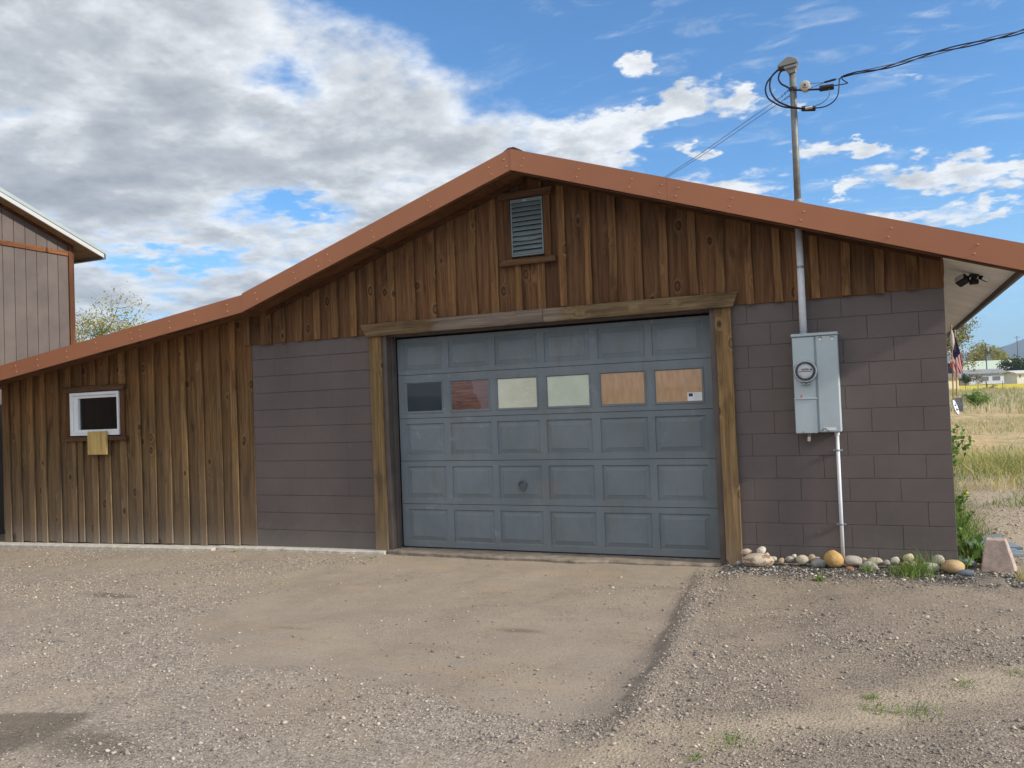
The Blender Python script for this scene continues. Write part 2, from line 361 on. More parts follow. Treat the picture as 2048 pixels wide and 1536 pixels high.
M['chrome'] = simple('meter_ring', (.62, .64, .64), .25, .8)
M['porcelain'] = simple('insulator_porcelain', (.50, .47, .42), .35)
M['rubber'] = simple('cable_black', (.012, .013, .022), .5)
M['black'] = simple('black_plastic', (.010, .010, .012), .5)
M['wire'] = simple('bare_wire', (.16, .165, .17), .45, .4)
M['white'] = simple('white_vinyl', (.80, .81, .82), .4, var=.03)
M['paper'] = simple('white_label', (.74, .76, .76), .6, var=.03)
M['navy'] = simple('navy_print', (.03, .04, .10), .6)
M['orange'] = simple('tag_print', (.62, .22, .12), .6)
M['red'] = simple('red_cloth', (.50, .045, .06), .8, var=.08); M['whitecloth'] = simple('white_cloth', (.72, .68, .66), .8); M['bluecloth'] = simple('blue_cloth', (.018, .022, .075), .8)
for k_ in ('red', 'whitecloth', 'bluecloth'):
    q_ = NT(M[k_].node_tree); b_ = q_.n['Principled BSDF']; tr_ = q_.add('ShaderNodeBsdfTranslucent'); mx_ = q_.add('ShaderNodeMixShader'); mx_.inputs[0].default_value = .4
    q_.l.new(b_.inputs['Base Color'].links[0].from_socket, tr_.inputs[0]); q_.l.new(b_.outputs[0], mx_.inputs[1]); q_.l.new(tr_.outputs[0], mx_.inputs[2]); q_.l.new(mx_.outputs[0], q_.n['Material Output'].inputs[0])
M['stick'] = simple('flag_stick', (.50, .33, .15), .6)
M['darkroom'] = simple('dark_backing', (.010, .010, .010), .9)
M['blind'] = simple('blind_slats', (.075, .078, .078), .6)
M['brass'] = simple('padlock_metal', (.58, .55, .48), .35, .5)
M['louvre'] = simple('louvre_metal', (.17, .205, .215), .5, .25, var=.1)
def glass_mat():
    m_ = bpy.data.materials.new('window_glass'); m_.use_nodes = True; q = NT(m_.node_tree); q.n.clear(); o = q.add('ShaderNodeOutputMaterial')
    a = q.add('ShaderNodeBsdfTransparent'); a.inputs[0].default_value = (.62, .64, .64, 1); g = q.add('ShaderNodeBsdfGlossy'); g.inputs['Roughness'].default_value = .02
    f = q.add('ShaderNodeFresnel'); f.inputs[0].default_value = 1.5; x = q.add('ShaderNodeMixShader'); q.l.new(f.outputs[0], x.inputs[0]); q.l.new(a.outputs[0], x.inputs[1]); q.l.new(g.outputs[0], x.inputs[2]); q.l.new(x.outputs[0], o.inputs[0]); return m_
M['glass'] = glass_mat()
def dome_mat():
    m_ = bpy.data.materials.new('meter_dome_glass'); m_.use_nodes = True; q = NT(m_.node_tree); q.n.clear(); o = q.add('ShaderNodeOutputMaterial')
    a = q.add('ShaderNodeBsdfTransparent'); a.inputs[0].default_value = (.88, .89, .9, 1); g = q.add('ShaderNodeBsdfGlossy'); g.inputs['Roughness'].default_value = .06
    f = q.add('ShaderNodeFresnel'); f.inputs[0].default_value = 1.45; x = q.add('ShaderNodeMixShader'); q.l.new(f.outputs[0], x.inputs[0]); q.l.new(a.outputs[0], x.inputs[1]); q.l.new(g.outputs[0], x.inputs[2]); q.l.new(x.outputs[0], o.inputs[0]); return m_
M['dome'] = dome_mat()
def pane_mat(name, kind):
    """board fixed behind a pane, seen through its shine"""
    m_, q, b = newmat(name); ge = q.add('ShaderNodeNewGeometry'); P = ge.outputs['Position']; px_, py_, pz_ = q.sep(P)
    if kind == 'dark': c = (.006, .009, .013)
    elif kind == 'wood':
        g = q.noise(q.vmath('MULTIPLY', P, (3.2, 1, 42)), 1., 5, .65, 1.6); c = q.ramp(g, [(.33, (.030, .009, .005)), (.5, (.14, .048, .024)), (.68, (.26, .105, .055))])
        d1 = q.math('ADD', px_, q.math('MULTIPLY', q.math('SUBTRACT', q.noise(P, 11, 5, .6), .5), .22)); d2 = q.math('ADD', d1, q.math('MULTIPLY', pz_, .35))
        c = q.mix(q.ss(d2, -3.985, -3.975, 0, .55), c, (.24, .16, .17))
    elif kind == 'cream':
        w = q.noise(q.vmath('MULTIPLY', P, (1.2, 1, 3.)), 4.2, 2, .5, 2.2); ln = q.ss(q.math('ABSOLUTE', q.math('SUBTRACT', w, .52)), .018, .0)
        c = q.mix(q.ss(q.noise(P, 3, 3), .3, .7), (.56, .56, .42), (.68, .68, .54)); c = q.mix(q.math('MULTIPLY', ln, .45), c, (.85, .85, .72))
    elif kind == 'cream2':
        c = q.mix(q.ss(q.noise(P, 4, 3), .3, .7), (.50, .555, .42), (.60, .65, .52)); k = q.ss(q.vor(P, 16.), .06, .03); c = q.mix(q.math('MULTIPLY', k, .6), c, (.1, .12, .1))
    else:
        g = q.noise(q.vmath('MULTIPLY', P, (30, 1, 6)), 1., 4, .6); n = q.noise(P, 6, 4, .6)
        c = q.mix(q.ss(g, .3, .7), (.44, .255, .125), (.54, .325, .17)); c = q.mix(q.math('MULTIPLY', q.ss(n, .55, .75), .3), c, (.35, .18, .08))
    setb(q, b, c, .5, None, spec=.2)
    b.inputs['Coat Weight'].default_value = 1.; b.inputs['Coat Roughness'].default_value = .02; b.inputs['Coat IOR'].default_value = 1.7
    return m_

# ------------------------------------------------------------------ ground
def zg(x, y):
    """terrain height"""
    x = np.asarray(x, float); y = np.asarray(y, float)
    xs = [-40, -12, -7.5, -5.7, -1.98, -1.72, -.9, 0, .5, 6, 60]; zs = [-.5, -.285, -.160, -.142, -.118, -.078, -.066, -.060, -.07, -.08, -.1]
    z = np.interp(x, xs, zs)
    D = (x - CAM[0]) * fw[0] + (y - CAM[1]) * fw[1]
    far = sst(D, 17, 30)
    z = z * (1 - far) + far * (-.1 + .0166 * (np.clip(D, 20, 420) - 20))
    return z
def patch(x, y):
    """1 on the bare trodden dirt in front of the garage door, 0 on gravel"""
    w = (fbm(x * 1.6, y * 1.6, 4) - .47) * .9
    e = (x + 2.06) - (.34 / 3.14) * (-(y + .68))          # right edge
    a = sst(-(e + w * .35), -.04, .05)
    b = sst(y + 3.82 + w * .8 + .12 * np.sin(x * 2.), -.05, .12)
    c = sst(x + np.interp(-y, [0., .3, 1.9, 3.2, 3.9], [5.8, 5.8, 5.85, 5.75, 4.3]) + w * 2.0, -.45, .55)
    return a * b * c
gx = np.concatenate([-np.geomspace(9000, 17, 60), np.arange(-15.8, 3.2, .05), np.geomspace(3.4, 9000, 70)])
gy = np.concatenate([-np.geomspace(9000, 9, 36), np.arange(-8.2, 3.0, .05), np.arange(3.1, 30, .28), np.geomspace(31, 9000, 70)])
GX, GY = np.meshgrid(gx, gy); fx_, fy_ = GX.ravel(), GY.ravel()
GZ = zg(fx_, fy_); near = (np.abs(fx_ + 6) < 11) & (np.abs(fy_ + 2) < 9)
pm = patch(fx_, fy_) * near
und = (fbm(fx_ * .9, fy_ * .9, 4) - .47) * .075 + (fbm(fx_ * 5, fy_ * 5, 3) - .44) * .018 * (1 - .6 * pm)
edge_r = .62 * np.exp(-(((fx_ + 2.06) - (.34 / 3.14) * (-(fy_ + .68)) - .07 - .10 * (fbm(fx_ * 4, fy_ * 4, 3) - .45)) / .08) ** 2) * ((fy_ > -4.1) & (fy_ < -.35)) * .038
edge_b = .7 * np.exp(-((fy_ + 4.07 + .12 * np.sin(fx_ * 2.)) / .14) ** 2) * ((fx_ > -4.2) & (fx_ < -1.5)) * .022
wallm = sst(-fy_, .0, .6) * near
GZ = GZ + near * wallm * (und - .014 * pm + edge_r + edge_b)
GZ = GZ + (~near) * ((fbm(fx_ * .21, fy_ * .21, 3) - .44) * .22) * sst(np.hypot(fx_, fy_ + 3), 10, 24)
inside = (fx_ > -11.9) & (fx_ < -.15) & (fy_ > .22) & (fy_ < 7.8)
GZ[inside] -= .25
def ground_z(x, y):
    """height of the built sheet"""
    x = np.asarray(x, float); y = np.asarray(y, float)
    ix = np.clip(np.searchsorted(gx, x) - 1, 0, len(gx) - 2); iy = np.clip(np.searchsorted(gy, y) - 1, 0, len(gy) - 2)
    u = (x - gx[ix]) / (gx[ix + 1] - gx[ix]); v = (y - gy[iy]) / (gy[iy + 1] - gy[iy]); Z = GZ.reshape(len(gy), len(gx))
    return (Z[iy, ix] * (1 - u) + Z[iy, ix + 1] * u) * (1 - v) + (Z[iy + 1, ix] * (1 - u) + Z[iy + 1, ix + 1] * u) * v
def fastmesh(name, v, quads=None, tris=None):
    me = bpy.data.meshes.new(name); v = np.asarray(v, np.float32); me.vertices.add(len(v)); me.vertices.foreach_set('co', v.ravel())
    f = quads if quads is not None else tris; k = f.shape[1]; me.loops.add(f.size); me.polygons.add(len(f))
    me.loops.foreach_set('vertex_index', f.ravel().astype(np.int32)); me.polygons.foreach_set('loop_start', np.arange(len(f), dtype=np.int32) * k)
    try: me.polygons.foreach_set('loop_total', np.full(len(f), k, np.int32))
    except Exception: pass
    me.update(calc_edges=True); me.validate(); return me
nx, ny = len(gx), len(gy)
ii, jj = np.meshgrid(np.arange(nx - 1), np.arange(ny - 1)); b0 = (jj * nx + ii).ravel()
gm = fastmesh('ground', np.stack([fx_, fy_, GZ], 1), quads=np.stack([b0, b0 + 1, b0 + nx + 1, b0 + nx], 1))
gm.polygons.foreach_set('use_smooth', np.ones(len(gm.polygons), bool))
def attr(me, n, v):
    a = me.attributes.new(n, 'FLOAT', 'POINT'); a.data.foreach_set('value', np.asarray(v, np.float32))
attr(gm, 'bare', pm)
st = 1.1 * sst(-((fy_ + 4.82) - .32 * (fx_ + 5.05)) + .05 * (fbm(fx_ * 4, fy_ * 4, 3) - .45), -.02, .07) * sst(-4.45 - fx_ + .3 * (fbm(fx_ * 3, fy_ * 3, 3) - .45), -.05, .14) * sst(fy_, -6.2, -5.5) * sst(fx_, -6.6, -5.9) + np.exp(-(((fx_ + 4.1) / .5) ** 2 + ((fy_ + 5.0) / .2) ** 2)) * .7
for q in ((-7.0, -2.45, .38, .09, .9), (-7.35, -2.0, .25, .05, .6), (-4.6, -2.95, .25, .06, .5), (-2.9, -2.55, .28, .08, .75), (-3.35, -3.05, .5, .12, .4), (-2.3, -1.05, .5, .12, .4), (-3.3, -4.3, .1, .06, .6), (-3.0, -4.55, .1, .05, .5)):
    st = st + np.exp(-(((fx_ - q[0]) / q[2]) ** 2 + ((fy_ - q[1]) / q[3]) ** 2)) * q[4]
attr(gm, 'stain', np.clip(st * near, 0, 1))
def sand(x, y):
    """pale sandy wheel track crossing the near right corner"""
    pts = [PZ(px_, py_, -.08)[:2] for px_, py_ in ((900, 1640), (1180, 1525), (1480, 1480), (1760, 1425), (2048, 1345), (2300, 1290))]; best = np.full(np.shape(x), 9.)
    for a, b in zip(pts[:-1], pts[1:]):
        ab = b - a; u = np.clip(((x - a[0]) * ab[0] + (y - a[1]) * ab[1]) / (ab @ ab), 0, 1); best = np.minimum(best, np.hypot(x - a[0] - u * ab[0], y - a[1] - u * ab[1]))
    return sst(best + .35 * (fbm(x * 3, y * 3, 4) - .47), .26, .02)
attr(gm, 'sand', sand(fx_, fy_) * near)
def ground_mat():
    m_, q, b = newmat('ground_dirt'); ge = q.add('ShaderNodeNewGeometry'); P = ge.outputs['Position']; px_, py_, pz_ = q.sep(P)
    A = lambda n: (lambda k: (setattr(k, 'attribute_name', n), k.outputs['Fac'])[1])(q.add('ShaderNodeAttribute'))
    bare = A('bare'); stain = A('stain'); sandm = A('sand')
    nb = q.noise(P, .55, 5, .6, .3); nm = q.noise(P, 3.2, 5, .65); nf = q.noise(P, 38, 4, .7)
    bare = q.ss(q.math('ADD', bare, q.math('MULTIPLY', q.math('SUBTRACT', nm, .5), 1.0)), .2, .95)
    v1 = q.add('ShaderNodeTexVoronoi'); q.put(v1.inputs['Vector'], P); v1.inputs['Scale'].default_value = 62
    v2 = q.add('ShaderNodeTexVoronoi'); q.put(v2.inputs['Vector'], P); v2.inputs['Scale'].default_value = 125
    c1, _, _ = q.sep(v1.outputs['Color']); c2, _, _ = q.sep(v2.outputs['Color'])
    dirt = q.mix(q.ss(nb, .3, .7), (.29, .234, .175), (.36, .295, .222))
    dirt = q.mix(q.math('MULTIPLY', q.ss(nm, .5, .75), .35), dirt, (.36, .255, .15))
    grav = q.ramp(c1, [(0., (.14, .13, .12)), (.35, (.27, .235, .20)), (.7, (.37, .32, .27)), (.9, (.45, .40, .335)), (1., (.60, .55, .47))])
    grav2 = q.ramp(c2, [(0., (.13, .12, .115)), (.5, (.30, .26, .22)), (1., (.47, .42, .355))])
    grav = q.mix(1., q.mix(.5, grav, grav2), (1.03, 1., .95), 'MULTIPLY'); grav = q.mix(q.ss(px_, -2.6, -1.2), grav, q.mix(1., grav, (.76, .735, .705), 'MULTIPLY'))
    gw = q.math('MULTIPLY', q.ss(q.noise(P, 1.3, 5, .6), .3, .62, .35, .95), q.math('SUBTRACT', 1., q.math('MULTIPLY', bare, .62)))
    c = q.mix(gw, dirt, grav)
    crumb = q.math('MULTIPLY', q.ss(q.noise(P, 2.4, 6, .7), .5, .66), q.ss(c1, .45, .75)); c = q.mix(q.math('MULTIPLY', q.math('MULTIPLY', crumb, bare), .6), c, (.165, .13, .10))
    c = q.mix(q.math('MULTIPLY', q.math('MULTIPLY', bare, .5), q.math('SUBTRACT', 1., crumb)), c, q.mix(q.ss(q.math('ADD', q.math('MULTIPLY', nf, .5), q.math('MULTIPLY', nm, .5)), .36, .62), (.235, .198, .160), (.325, .280, .230)))
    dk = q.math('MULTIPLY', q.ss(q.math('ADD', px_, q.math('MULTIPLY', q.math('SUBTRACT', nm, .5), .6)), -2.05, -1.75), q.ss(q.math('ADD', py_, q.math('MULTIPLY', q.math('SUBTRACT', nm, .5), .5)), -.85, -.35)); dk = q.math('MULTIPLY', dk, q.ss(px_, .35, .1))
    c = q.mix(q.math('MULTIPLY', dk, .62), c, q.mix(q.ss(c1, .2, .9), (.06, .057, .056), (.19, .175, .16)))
    c = q.mix(q.math('MULTIPLY', sandm, q.ss(nm, .3, .65, .2, .8)), c, q.mix(q.ss(nf, .3, .7), (.39, .315, .22), (.495, .41, .30)))
    side = q.math('MULTIPLY', q.ss(px_, .1, .7), q.ss(py_, -.2, 1.2)); c = q.mix(q.math('MULTIPLY', side, .75), c, q.mix(q.ss(nf, .35, .7), (.48, .385, .275), (.62, .525, .40)))
    c = q.mix(q.math('MULTIPLY', q.ss(q.math('ADD', stain, q.math('MULTIPLY', q.math('SUBTRACT', nm, .5), .9)), .2, .8), .66), c, q.mix(q.ss(nm, .3, .7), (.085, .066, .048), (.13, .105, .08)))
    oran = q.math('MULTIPLY', q.math('MULTIPLY', bare, q.ss(q.noise(q.vmath('MULTIPLY', P, (.7, 3.2, 1)), 1.3, 5, .6),   .54, .70)), .25); c = q.mix(oran, c, (.40, .265, .145))
    # fields beyond: depth from the yard
    dd = q.math('ADD', q.math('MULTIPLY', px_, -.407), q.math('MULTIPLY', py_, .913)); dd = q.math('ADD', dd, 7.0)
    dw = q.math('ADD', dd, q.math('MULTIPLY', q.math('SUBTRACT', q.noise(P, .09, 4, .6), .5), 14.))
    n7 = q.noise(P, .8, 6, .7); n8 = q.noise(P, 3., 5, .7)
    f1 = q.mix(q.ss(n7, .4, .62), (.62, .42, .235), (.44, .37, .20)); f1 = q.mix(q.math('MULTIPLY', q.ss(n8, .46, .66), .75), f1, (.17, .20, .08))
    f2 = q.mix(q.ss(n7, .35, .65), (.36, .315, .19), (.47, .41, .27)); f2 = q.mix(q.math('MULTIPLY', q.ss(n8, .55, .75), .5), f2, (.22, .23, .11))
    f3 = q.mix(q.ss(n7, .35, .65), (.56, .43, .05), (.66, .56, .07))
    c = q.mix(q.ss(dd, 17., 21.), c, f1); c = q.mix(q.ss(dw, 42., 50.), c, f2); c = q.mix(q.ss(dw, 96., 112.), c, f3); c = q.mix(q.ss(dd, 150., 160.), c, (.16, .18, .08))
    h = q.math('ADD', q.math('MULTIPLY', q.math('SUBTRACT', 1., v1.outputs['Distance']), q.math('MULTIPLY', gw, .9)), q.math('MULTIPLY', nf, .5))
    h = q.math('ADD', h, q.math('MULTIPLY', q.math('SUBTRACT', 1., v2.outputs['Distance']), q.math('MULTIPLY', gw, .4)))
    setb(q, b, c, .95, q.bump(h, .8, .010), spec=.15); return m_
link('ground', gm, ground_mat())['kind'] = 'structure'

# ------------------------------------------------------------------ garage building
GB = thing('garage_building', 'long garage with brown board siding, grey block walls and rust-red roof edge', 'garage')
RX, RZ = -3.765, 3.772                                    # underside of the fascia at the ridge
KX = -7.21
def fz(x):                                               # lower edge of the fascia
    if x < KX: return 2.055 + .138 * (x + 11.467)
    if x < RX: return 2.694 + .3275 * (x + 7.058)
    return RZ - .335 * (x - RX)
def sz(x): return fz(x) + .03                            # soffit plane
OV = -.42
# core of the walls (painted block / framing behind the cladding)
cz = lambda k: .08 + .2032 * k
core = MB()
core.box(-1.93, -.006, .006, .2, -.35, 2.32); core.box(-7.5, -5.56, .006, .2, -.35, 2.32)
core.box(-12.03, -10.56, .006, .15, -.35, 1.86); core.box(-9.67, -7.5, .006, .15, -.35, 1.86); core.box(-10.56, -9.67, .006, .15, -.35, 1.27)
core.prism([(-12.03, 1.86), (-7.5, 1.86), (-7.5, fz(-7.5) + .02), (-12.03, fz(-12.03) + .02)], 1, .006, .15)
core.prism([(-7.5, 2.32), (-.006, 2.32), (-.006, sz(0) - .01), (RX, RZ + .02), (-7.5, fz(-7.5) + .02)], 1, .006, .19)
core.build('wall_core', M['mortar'], GB)
MB().box(-.2, 0., .206, 8., -.35, 2.52).build('side_wall', M['block'], GB)
MB().box(-12.03, -11.88, .155, 8., -.35, 1.95).build('lean_to_side_wall', M['board'], GB)
MB().box(-11.88, -.2, 7.85, 8., -.35, 2.2).build('back_wall', M['block'], GB)
# blocks
def block_mesh(w, h=.2032, d=.05, j=.0022, ch=.0032, cv=.0024):
    jv = j if cv > .002 else .0006; dp = cv if cv > .002 else .0045; ch = ch if cv > .002 else .0045; cv = cv if cv > .002 else .0003
    a, b_ = jv / 2, w - jv / 2; c_, e = j / 2, h - j / 2
    v = [(a, .004, c_), (b_, .004, c_), (b_, .004, e), (a, .004, e), (a, -.0, c_), (b_, -.0, c_), (b_, 0, e), (a, 0, e)]
    v += [(a + cv, -dp, c_ + ch), (b_ - cv, -dp, c_ + ch), (b_ - cv, -dp, e - ch), (a + cv, -dp, e - ch)]
    f = [(8, 9, 10, 11)]
    for k in range(4):
        k2 = (k + 1) % 4; f += [(4 + k, 4 + k2, 8 + k2, 8 + k), (k, k2, 4 + k2, 4 + k)]
    return mesh('concrete_block', v, f)
bcache = {}
def block(x, z, w, h=.2032, cv=.0024):
    key = (round(w, 3), round(h, 3), cv)
    if key not in bcache: bcache[key] = block_mesh(w, h, cv=cv); bcache[key].materials.append(M['block'])
    o = link('concrete_block', bcache[key], None, GB, (x, random.uniform(-.0004, .0004), z))
def course(x0, x1, z, first, right=True, h=.2032, cv=.0024):
    """blocks laid from the right end x1 leftwards; first = width of the one at that end"""
    x = x1; w = first
    while x - w > x0 + .03: block(x - w, z, w, h, cv); x -= w; w = .4064
    if x - x0 > .04: block(x0, z, x - x0, h, cv)
for k in range(-1, 11): course(-1.90, 0., cz(k), .4064 if k % 2 == 0 else .2032)
L0 = -7.50; LE = -5.585
for k in range(-1, 11):
    off = {0: -6.101, 1: -6.303}[0 if k % 2 == 0 else 1]
    course(L0, LE, cz(k), LE - off, cv=.0007)
# siding
def plank(name, x0, x1, zb, top, y0, y1, mat, jit=.003, n=5, parent=GB, bow=.004):
    xc = (x0 + x1) / 2; v = []; ph = random.random() * 6.28
    for i in range(n):
        u = i / (n - 1); s_ = bow * math.sin(u * 3.1 + ph) * random.uniform(.3, 1)
        ja, jb = random.uniform(-jit, jit) + s_, random.uniform(-jit, jit) + s_
        jy = random.uniform(-.0015, .0015)
        for (x, j_) in ((x0, ja), (x1, jb)):
            zt = top(x) if callable(top) else top
            z = zb + (zt - zb) * u
            if i == 0: z += random.uniform(-.004, .004)
            for y in (y0, y1 + jy): v.append((x + j_ - xc, y, z - zb))
    f = [(0, 2, 3, 1), ((n - 1) * 4, (n - 1) * 4 + 1, (n - 1) * 4 + 3, (n - 1) * 4 + 2)]
    for i in range(n - 1):
        a = i * 4; f += [(a + 1, a + 3, a + 7, a + 5), (a + 2, a, a + 4, a + 6), (a, a + 1, a + 5, a + 4), (a + 3, a + 2, a + 6, a + 7)]
    return link(name, mesh(name, v, f), mat, parent, (xc, 0, zb))
lb = [(-11.963, -11.846), (-11.73, -11.615), (-11.444, -11.34), (-11.2, -11.095), (-10.917, -10.808), (-10.665, -10.567), (-10.461, -10.364), (-10.192, -10.097), (-9.943, -9.855), (-9.667, -9.556), (-9.389, -9.299), (-9.131, -9.036), (-8.888, -8.785), (-8.582, -8.502), (-8.31, -8.221), (-8.023, -7.935), (-7.773, -7.688)]
zlow = lambda x: np.interp(x, [-12.03, -7.45], [-.205, -.112])
WX0, WX1, WZ0, WZ1 = -10.572, -9.657, 1.262, 1.840
mids = [-12.03] + [(a + b) / 2 for a, b in lb] + [-7.452]
tops = lambda x: sz(x) + .012
for a, b in zip(mids[:-1], mids[1:]):
    y1 = -.018 + random.uniform(-.003, .003)
    if b > WX0 + .05 and a < WX1 - .05:
        plank('siding_board', a + .002, b - .002, WZ1 - .012, tops, -.001, y1, M['board'], n=3)
        plank('siding_board', a + .002, b - .002, zlow(a), WZ0 + .012, -.001, y1, M['board'])
    else: plank('siding_board', a + .002, b - .002, zlow((a + b) / 2), tops, -.001, y1, M['board'])
for a, b in lb:
    dz_ = random.uniform(-.012, .012); y1 = -.044 + random.uniform(-.005, .005)
    if -10.70 < a < -9.5:
        plank('batten', a, b, 1.93, tops, -.0262, y1, M['batten'], n=3)
        plank('batten', a, b, zlow(a) + dz_, 1.188, -.0262, y1, M['batten'], .0045)
    else: plank('batten', a, b, zlow(a) + dz_, tops, -.0262, y1, M['batten'], .0045, 7)
plank('batten', -10.575, -10.50, zlow(-10.5), 1.188, -.0255, -.046, M['batten'], .004)
gb = [(-7.524, -7.452), (-7.285, -7.12), (-6.995, -6.915), (-6.757, -6.667), (-6.499, -6.41), (-6.246, -6.16), (-5.985, -5.9), (-5.74, -5.646), (-5.469, -5.388), (-5.224, -5.125), (-4.955, -4.868), (-4.703, -4.618), (-4.446, -4.363), (-4.205, -4.123), (-3.923, -3.853), (-3.671, -3.594), (-3.434, -3.359), (-3.16, -3.095), (-2.91, -2.83), (-2.648, -2.579), (-2.403, -2.327), (-2.126, -2.053), (-1.879, -1.8), (-1.62, -1.551), (-1.365, -1.301), (-1.195, -1.16), (-1.048, -.976), (-.791, -.721), (-.525, -.455), (-.278, -.198)]
mids = [-7.525] + [(a + b) / 2 for a, b in gb[1:]] + [.004]
HX0, HX1 = -5.79, -1.70
def gtop(x):
    return sz(x) + .012
def gtop_pts(a, b): return gtop
for a, b in zip(mids[:-1], mids[1:]):
    y1 = -.018 + random.uniform(-.003, .003); zb = 2.297 + random.uniform(-.006, .006)
    if a < RX < b:
        plank('siding_board', a + .002, RX - .001, zb, gtop, -.001, y1, M['board_red']); plank('siding_board', RX + .001, b - .002, zb, gtop, -.001, y1, M['board_red'])
    else: plank('siding_board', a + .002, b - .002, zb, gtop, -.001, y1, M['board_red'])
for i, (a, b) in enumerate(gb):
    c_ = (a + b) / 2; y1 = -.044 + random.uniform(-.005, .005)
    zb = (2.418 if HX0 < c_ < HX1 else 2.292) + random.uniform(-.006, .006)
    if -4.0 < c_ < -3.5: plank('batten', a, b, zb, 2.897, -.0262, y1, M['batten_red'], .004, 3); plank('batten', a, b, 3.66, gtop, -.0262, y1, M['batten_red'], .003, 2)
    else: plank('batten', a, b, zb, gtop, -.0262, y1, M['batten_red'], .005, 6)
for a, b, hh in ((-7.15, RX - .02, .062), (RX + .02, -.02, .03)):
    MB().prism([(a, sz(a) - hh), (b, sz(b) - hh), (b, sz(b) - .002), (a, sz(a) - .002)], 1, -.051, -.066).build('frieze_board', M['strap_brown'], GB)
# header, posts, jambs
h1 = MB().prism([(-5.835, 2.414), (-5.755, 2.275), (-3.62, 2.278), (-3.62, 2.413)], 1, -.048, -.086).build('header_beam', M['header'], GB, bevel=.004)
h2 = MB().prism([(-3.616, 2.412), (-3.616, 2.277), (-1.735, 2.277), (-1.683, 2.412)], 1, -.048, -.084).build('header_beam', M['header'], GB, bevel=.004)
plank('door_post', -5.735, -5.583, -.118, 2.274, -.007, -.052, M['post'], .003, 7)
plank('door_post', -1.905, -1.758, -.115, 2.276, -.007, -.052, M['post'], .003, 7)
MB().box(-5.583, -5.525, -.03, .16, -.11, 2.30).box(-5.525, -5.505, .06, .14, -.11, 2.30).build('door_jamb', M['jamb'], GB, bevel=.002)
MB().box(-1.962, -1.907, -.03, .16, -.11, 2.30).build('door_jamb', M['jamb'], GB, bevel=.002)
MB().box(-5.525, -1.962, .02, .19, 2.262, 2.31).build('door_jamb', M['jamb'], GB)
MB().box(-5.56, -1.92, .205, .22, -.2, 2.36).build('door_backing', M['darkroom'], GB)
# garage door
GD = bpy.data.objects.new('garage_door', None); COL.objects.link(GD); GD.parent = GB
DX0, DX1, DY = -5.497, -1.978, .15
zs_ = [-.086, .391, .867, 1.342, 1.829, 2.240]
pxs = [(-5.414, -4.928), (-4.847, -4.355), (-4.284, -3.794), (-3.714, -3.216), (-3.130, -2.640), (-2.568, -2.071)]
def section(k):
    z0, z1 = zs_[k] + .0025, zs_[k + 1] - .0025
    pz0, pz1 = (z0 + .060, z1 - .058) if k != 3 else (1.398, 1.752)
    if k == 4: pz0, pz1 = 1.880, 2.192
    xs = [DX0] + [q for p in pxs for q in p] + [DX1]; zz = [z0, pz0, pz1, z1]; m_ = MB()
    for i in range(len(xs) - 1):
        for j in range(3):
            if j == 1 and i % 2 == 1: continue
            m_.addm([(xs[i], DY, zz[j]), (xs[i + 1], DY, zz[j]), (xs[i + 1], DY, zz[j + 1]), (xs[i], DY, zz[j + 1])], [(0, 1, 2, 3)])
    e = .012                                              # returns at top, bottom and ends
    m_.addm([(DX0, DY, z0), (DX1, DY, z0), (DX1, DY + .04, z0), (DX0, DY + .04, z0)], [(0, 3, 2, 1)])
    m_.addm([(DX0, DY, z1), (DX1, DY, z1), (DX1, DY + .04, z1), (DX0, DY + .04, z1)], [(0, 1, 2, 3)])
    for x in (DX0, DX1): m_.addm([(x, DY, z0), (x, DY + .04, z0), (x, DY + .04, z1), (x, DY, z1)], [(0, 1, 2, 3)])
    m_.build('door_section', M['door'], GD, fixn=False)
    return pz0, pz1
pc = {}
def ring(m_, w, h, rings):
    """nested rectangles (inset, y) joined by faces, centre filled"""
    v = []
    for ins, y in rings: v += [(ins, y, ins), (w - ins, y, ins), (w - ins, y, h - ins), (ins, y, h - ins)]
    n = len(rings); f = [(4 * i + k, 4 * i + (k + 1) % 4, 4 * i + 4 + (k + 1) % 4, 4 * i + 4 + k) for i in range(n - 1) for k in range(4)]
    return v, f, 4 * (n - 1)
def panel(x0, x1, z0, z1):
    w, h = round(x1 - x0, 3), round(z1 - z0, 3)
    if (w, h) not in pc:
        v, f, c_ = ring(None, w, h, [(0, 0), (.005, .013), (.011, .014), (.050, .005), (.053, .001)]); f.append((c_, c_ + 1, c_ + 2, c_ + 3)); pc[(w, h)] = mesh('raised_panel', v, f); pc[(w, h)].materials.append(M['door'])
    link('raised_panel', pc[(w, h)], None, GD, (x0, DY, z0))
kinds = ['dark', 'wood', 'cream', 'cream2', 'kraft', 'kraft']; pmats = {k: pane_mat('pane_' + k, k) for k in set(kinds)}
plabel = ['dark bare pane', 'pane backed by torn wood-grain sheet', 'pane backed by cream board with wavy marks', 'pane backed by pale green-cream board', 'pane backed by plain tan board', 'pane backed by tan board with a small white sticker']
for k in range(5):
    a, b = section(k)
    for i, (x0, x1) in enumerate(pxs):
        if k == 3:
            v, f, c_ = ring(None, x1 - x0, b - a, [(0, 0), (.003, -.007), (.012, -.007), (.020, .006), (.024, .008)])
            link('window_frame', mesh('window_frame', v, f), M['door'], GD, (x0, DY, a))
            o = MB().addm([(x0 + .022, DY + .0075, a + .022), (x1 - .022, DY + .0075, a + .022), (x1 - .022, DY + .0075, b - .022), (x0 + .022, DY + .0075, b - .022)], [(0, 1, 2, 3)]).build('window_pane', pmats[kinds[i]], GD, fixn=False); o['label'] = plabel[i]
        else: panel(x0, x1, a, b)
hd = MB(); hd.lathe([(.052, 0), (.050, -.012), (.040, -.014), (.034, -.004), (0.001, -.003)], (-4.013, DY, .607), 1, 28)
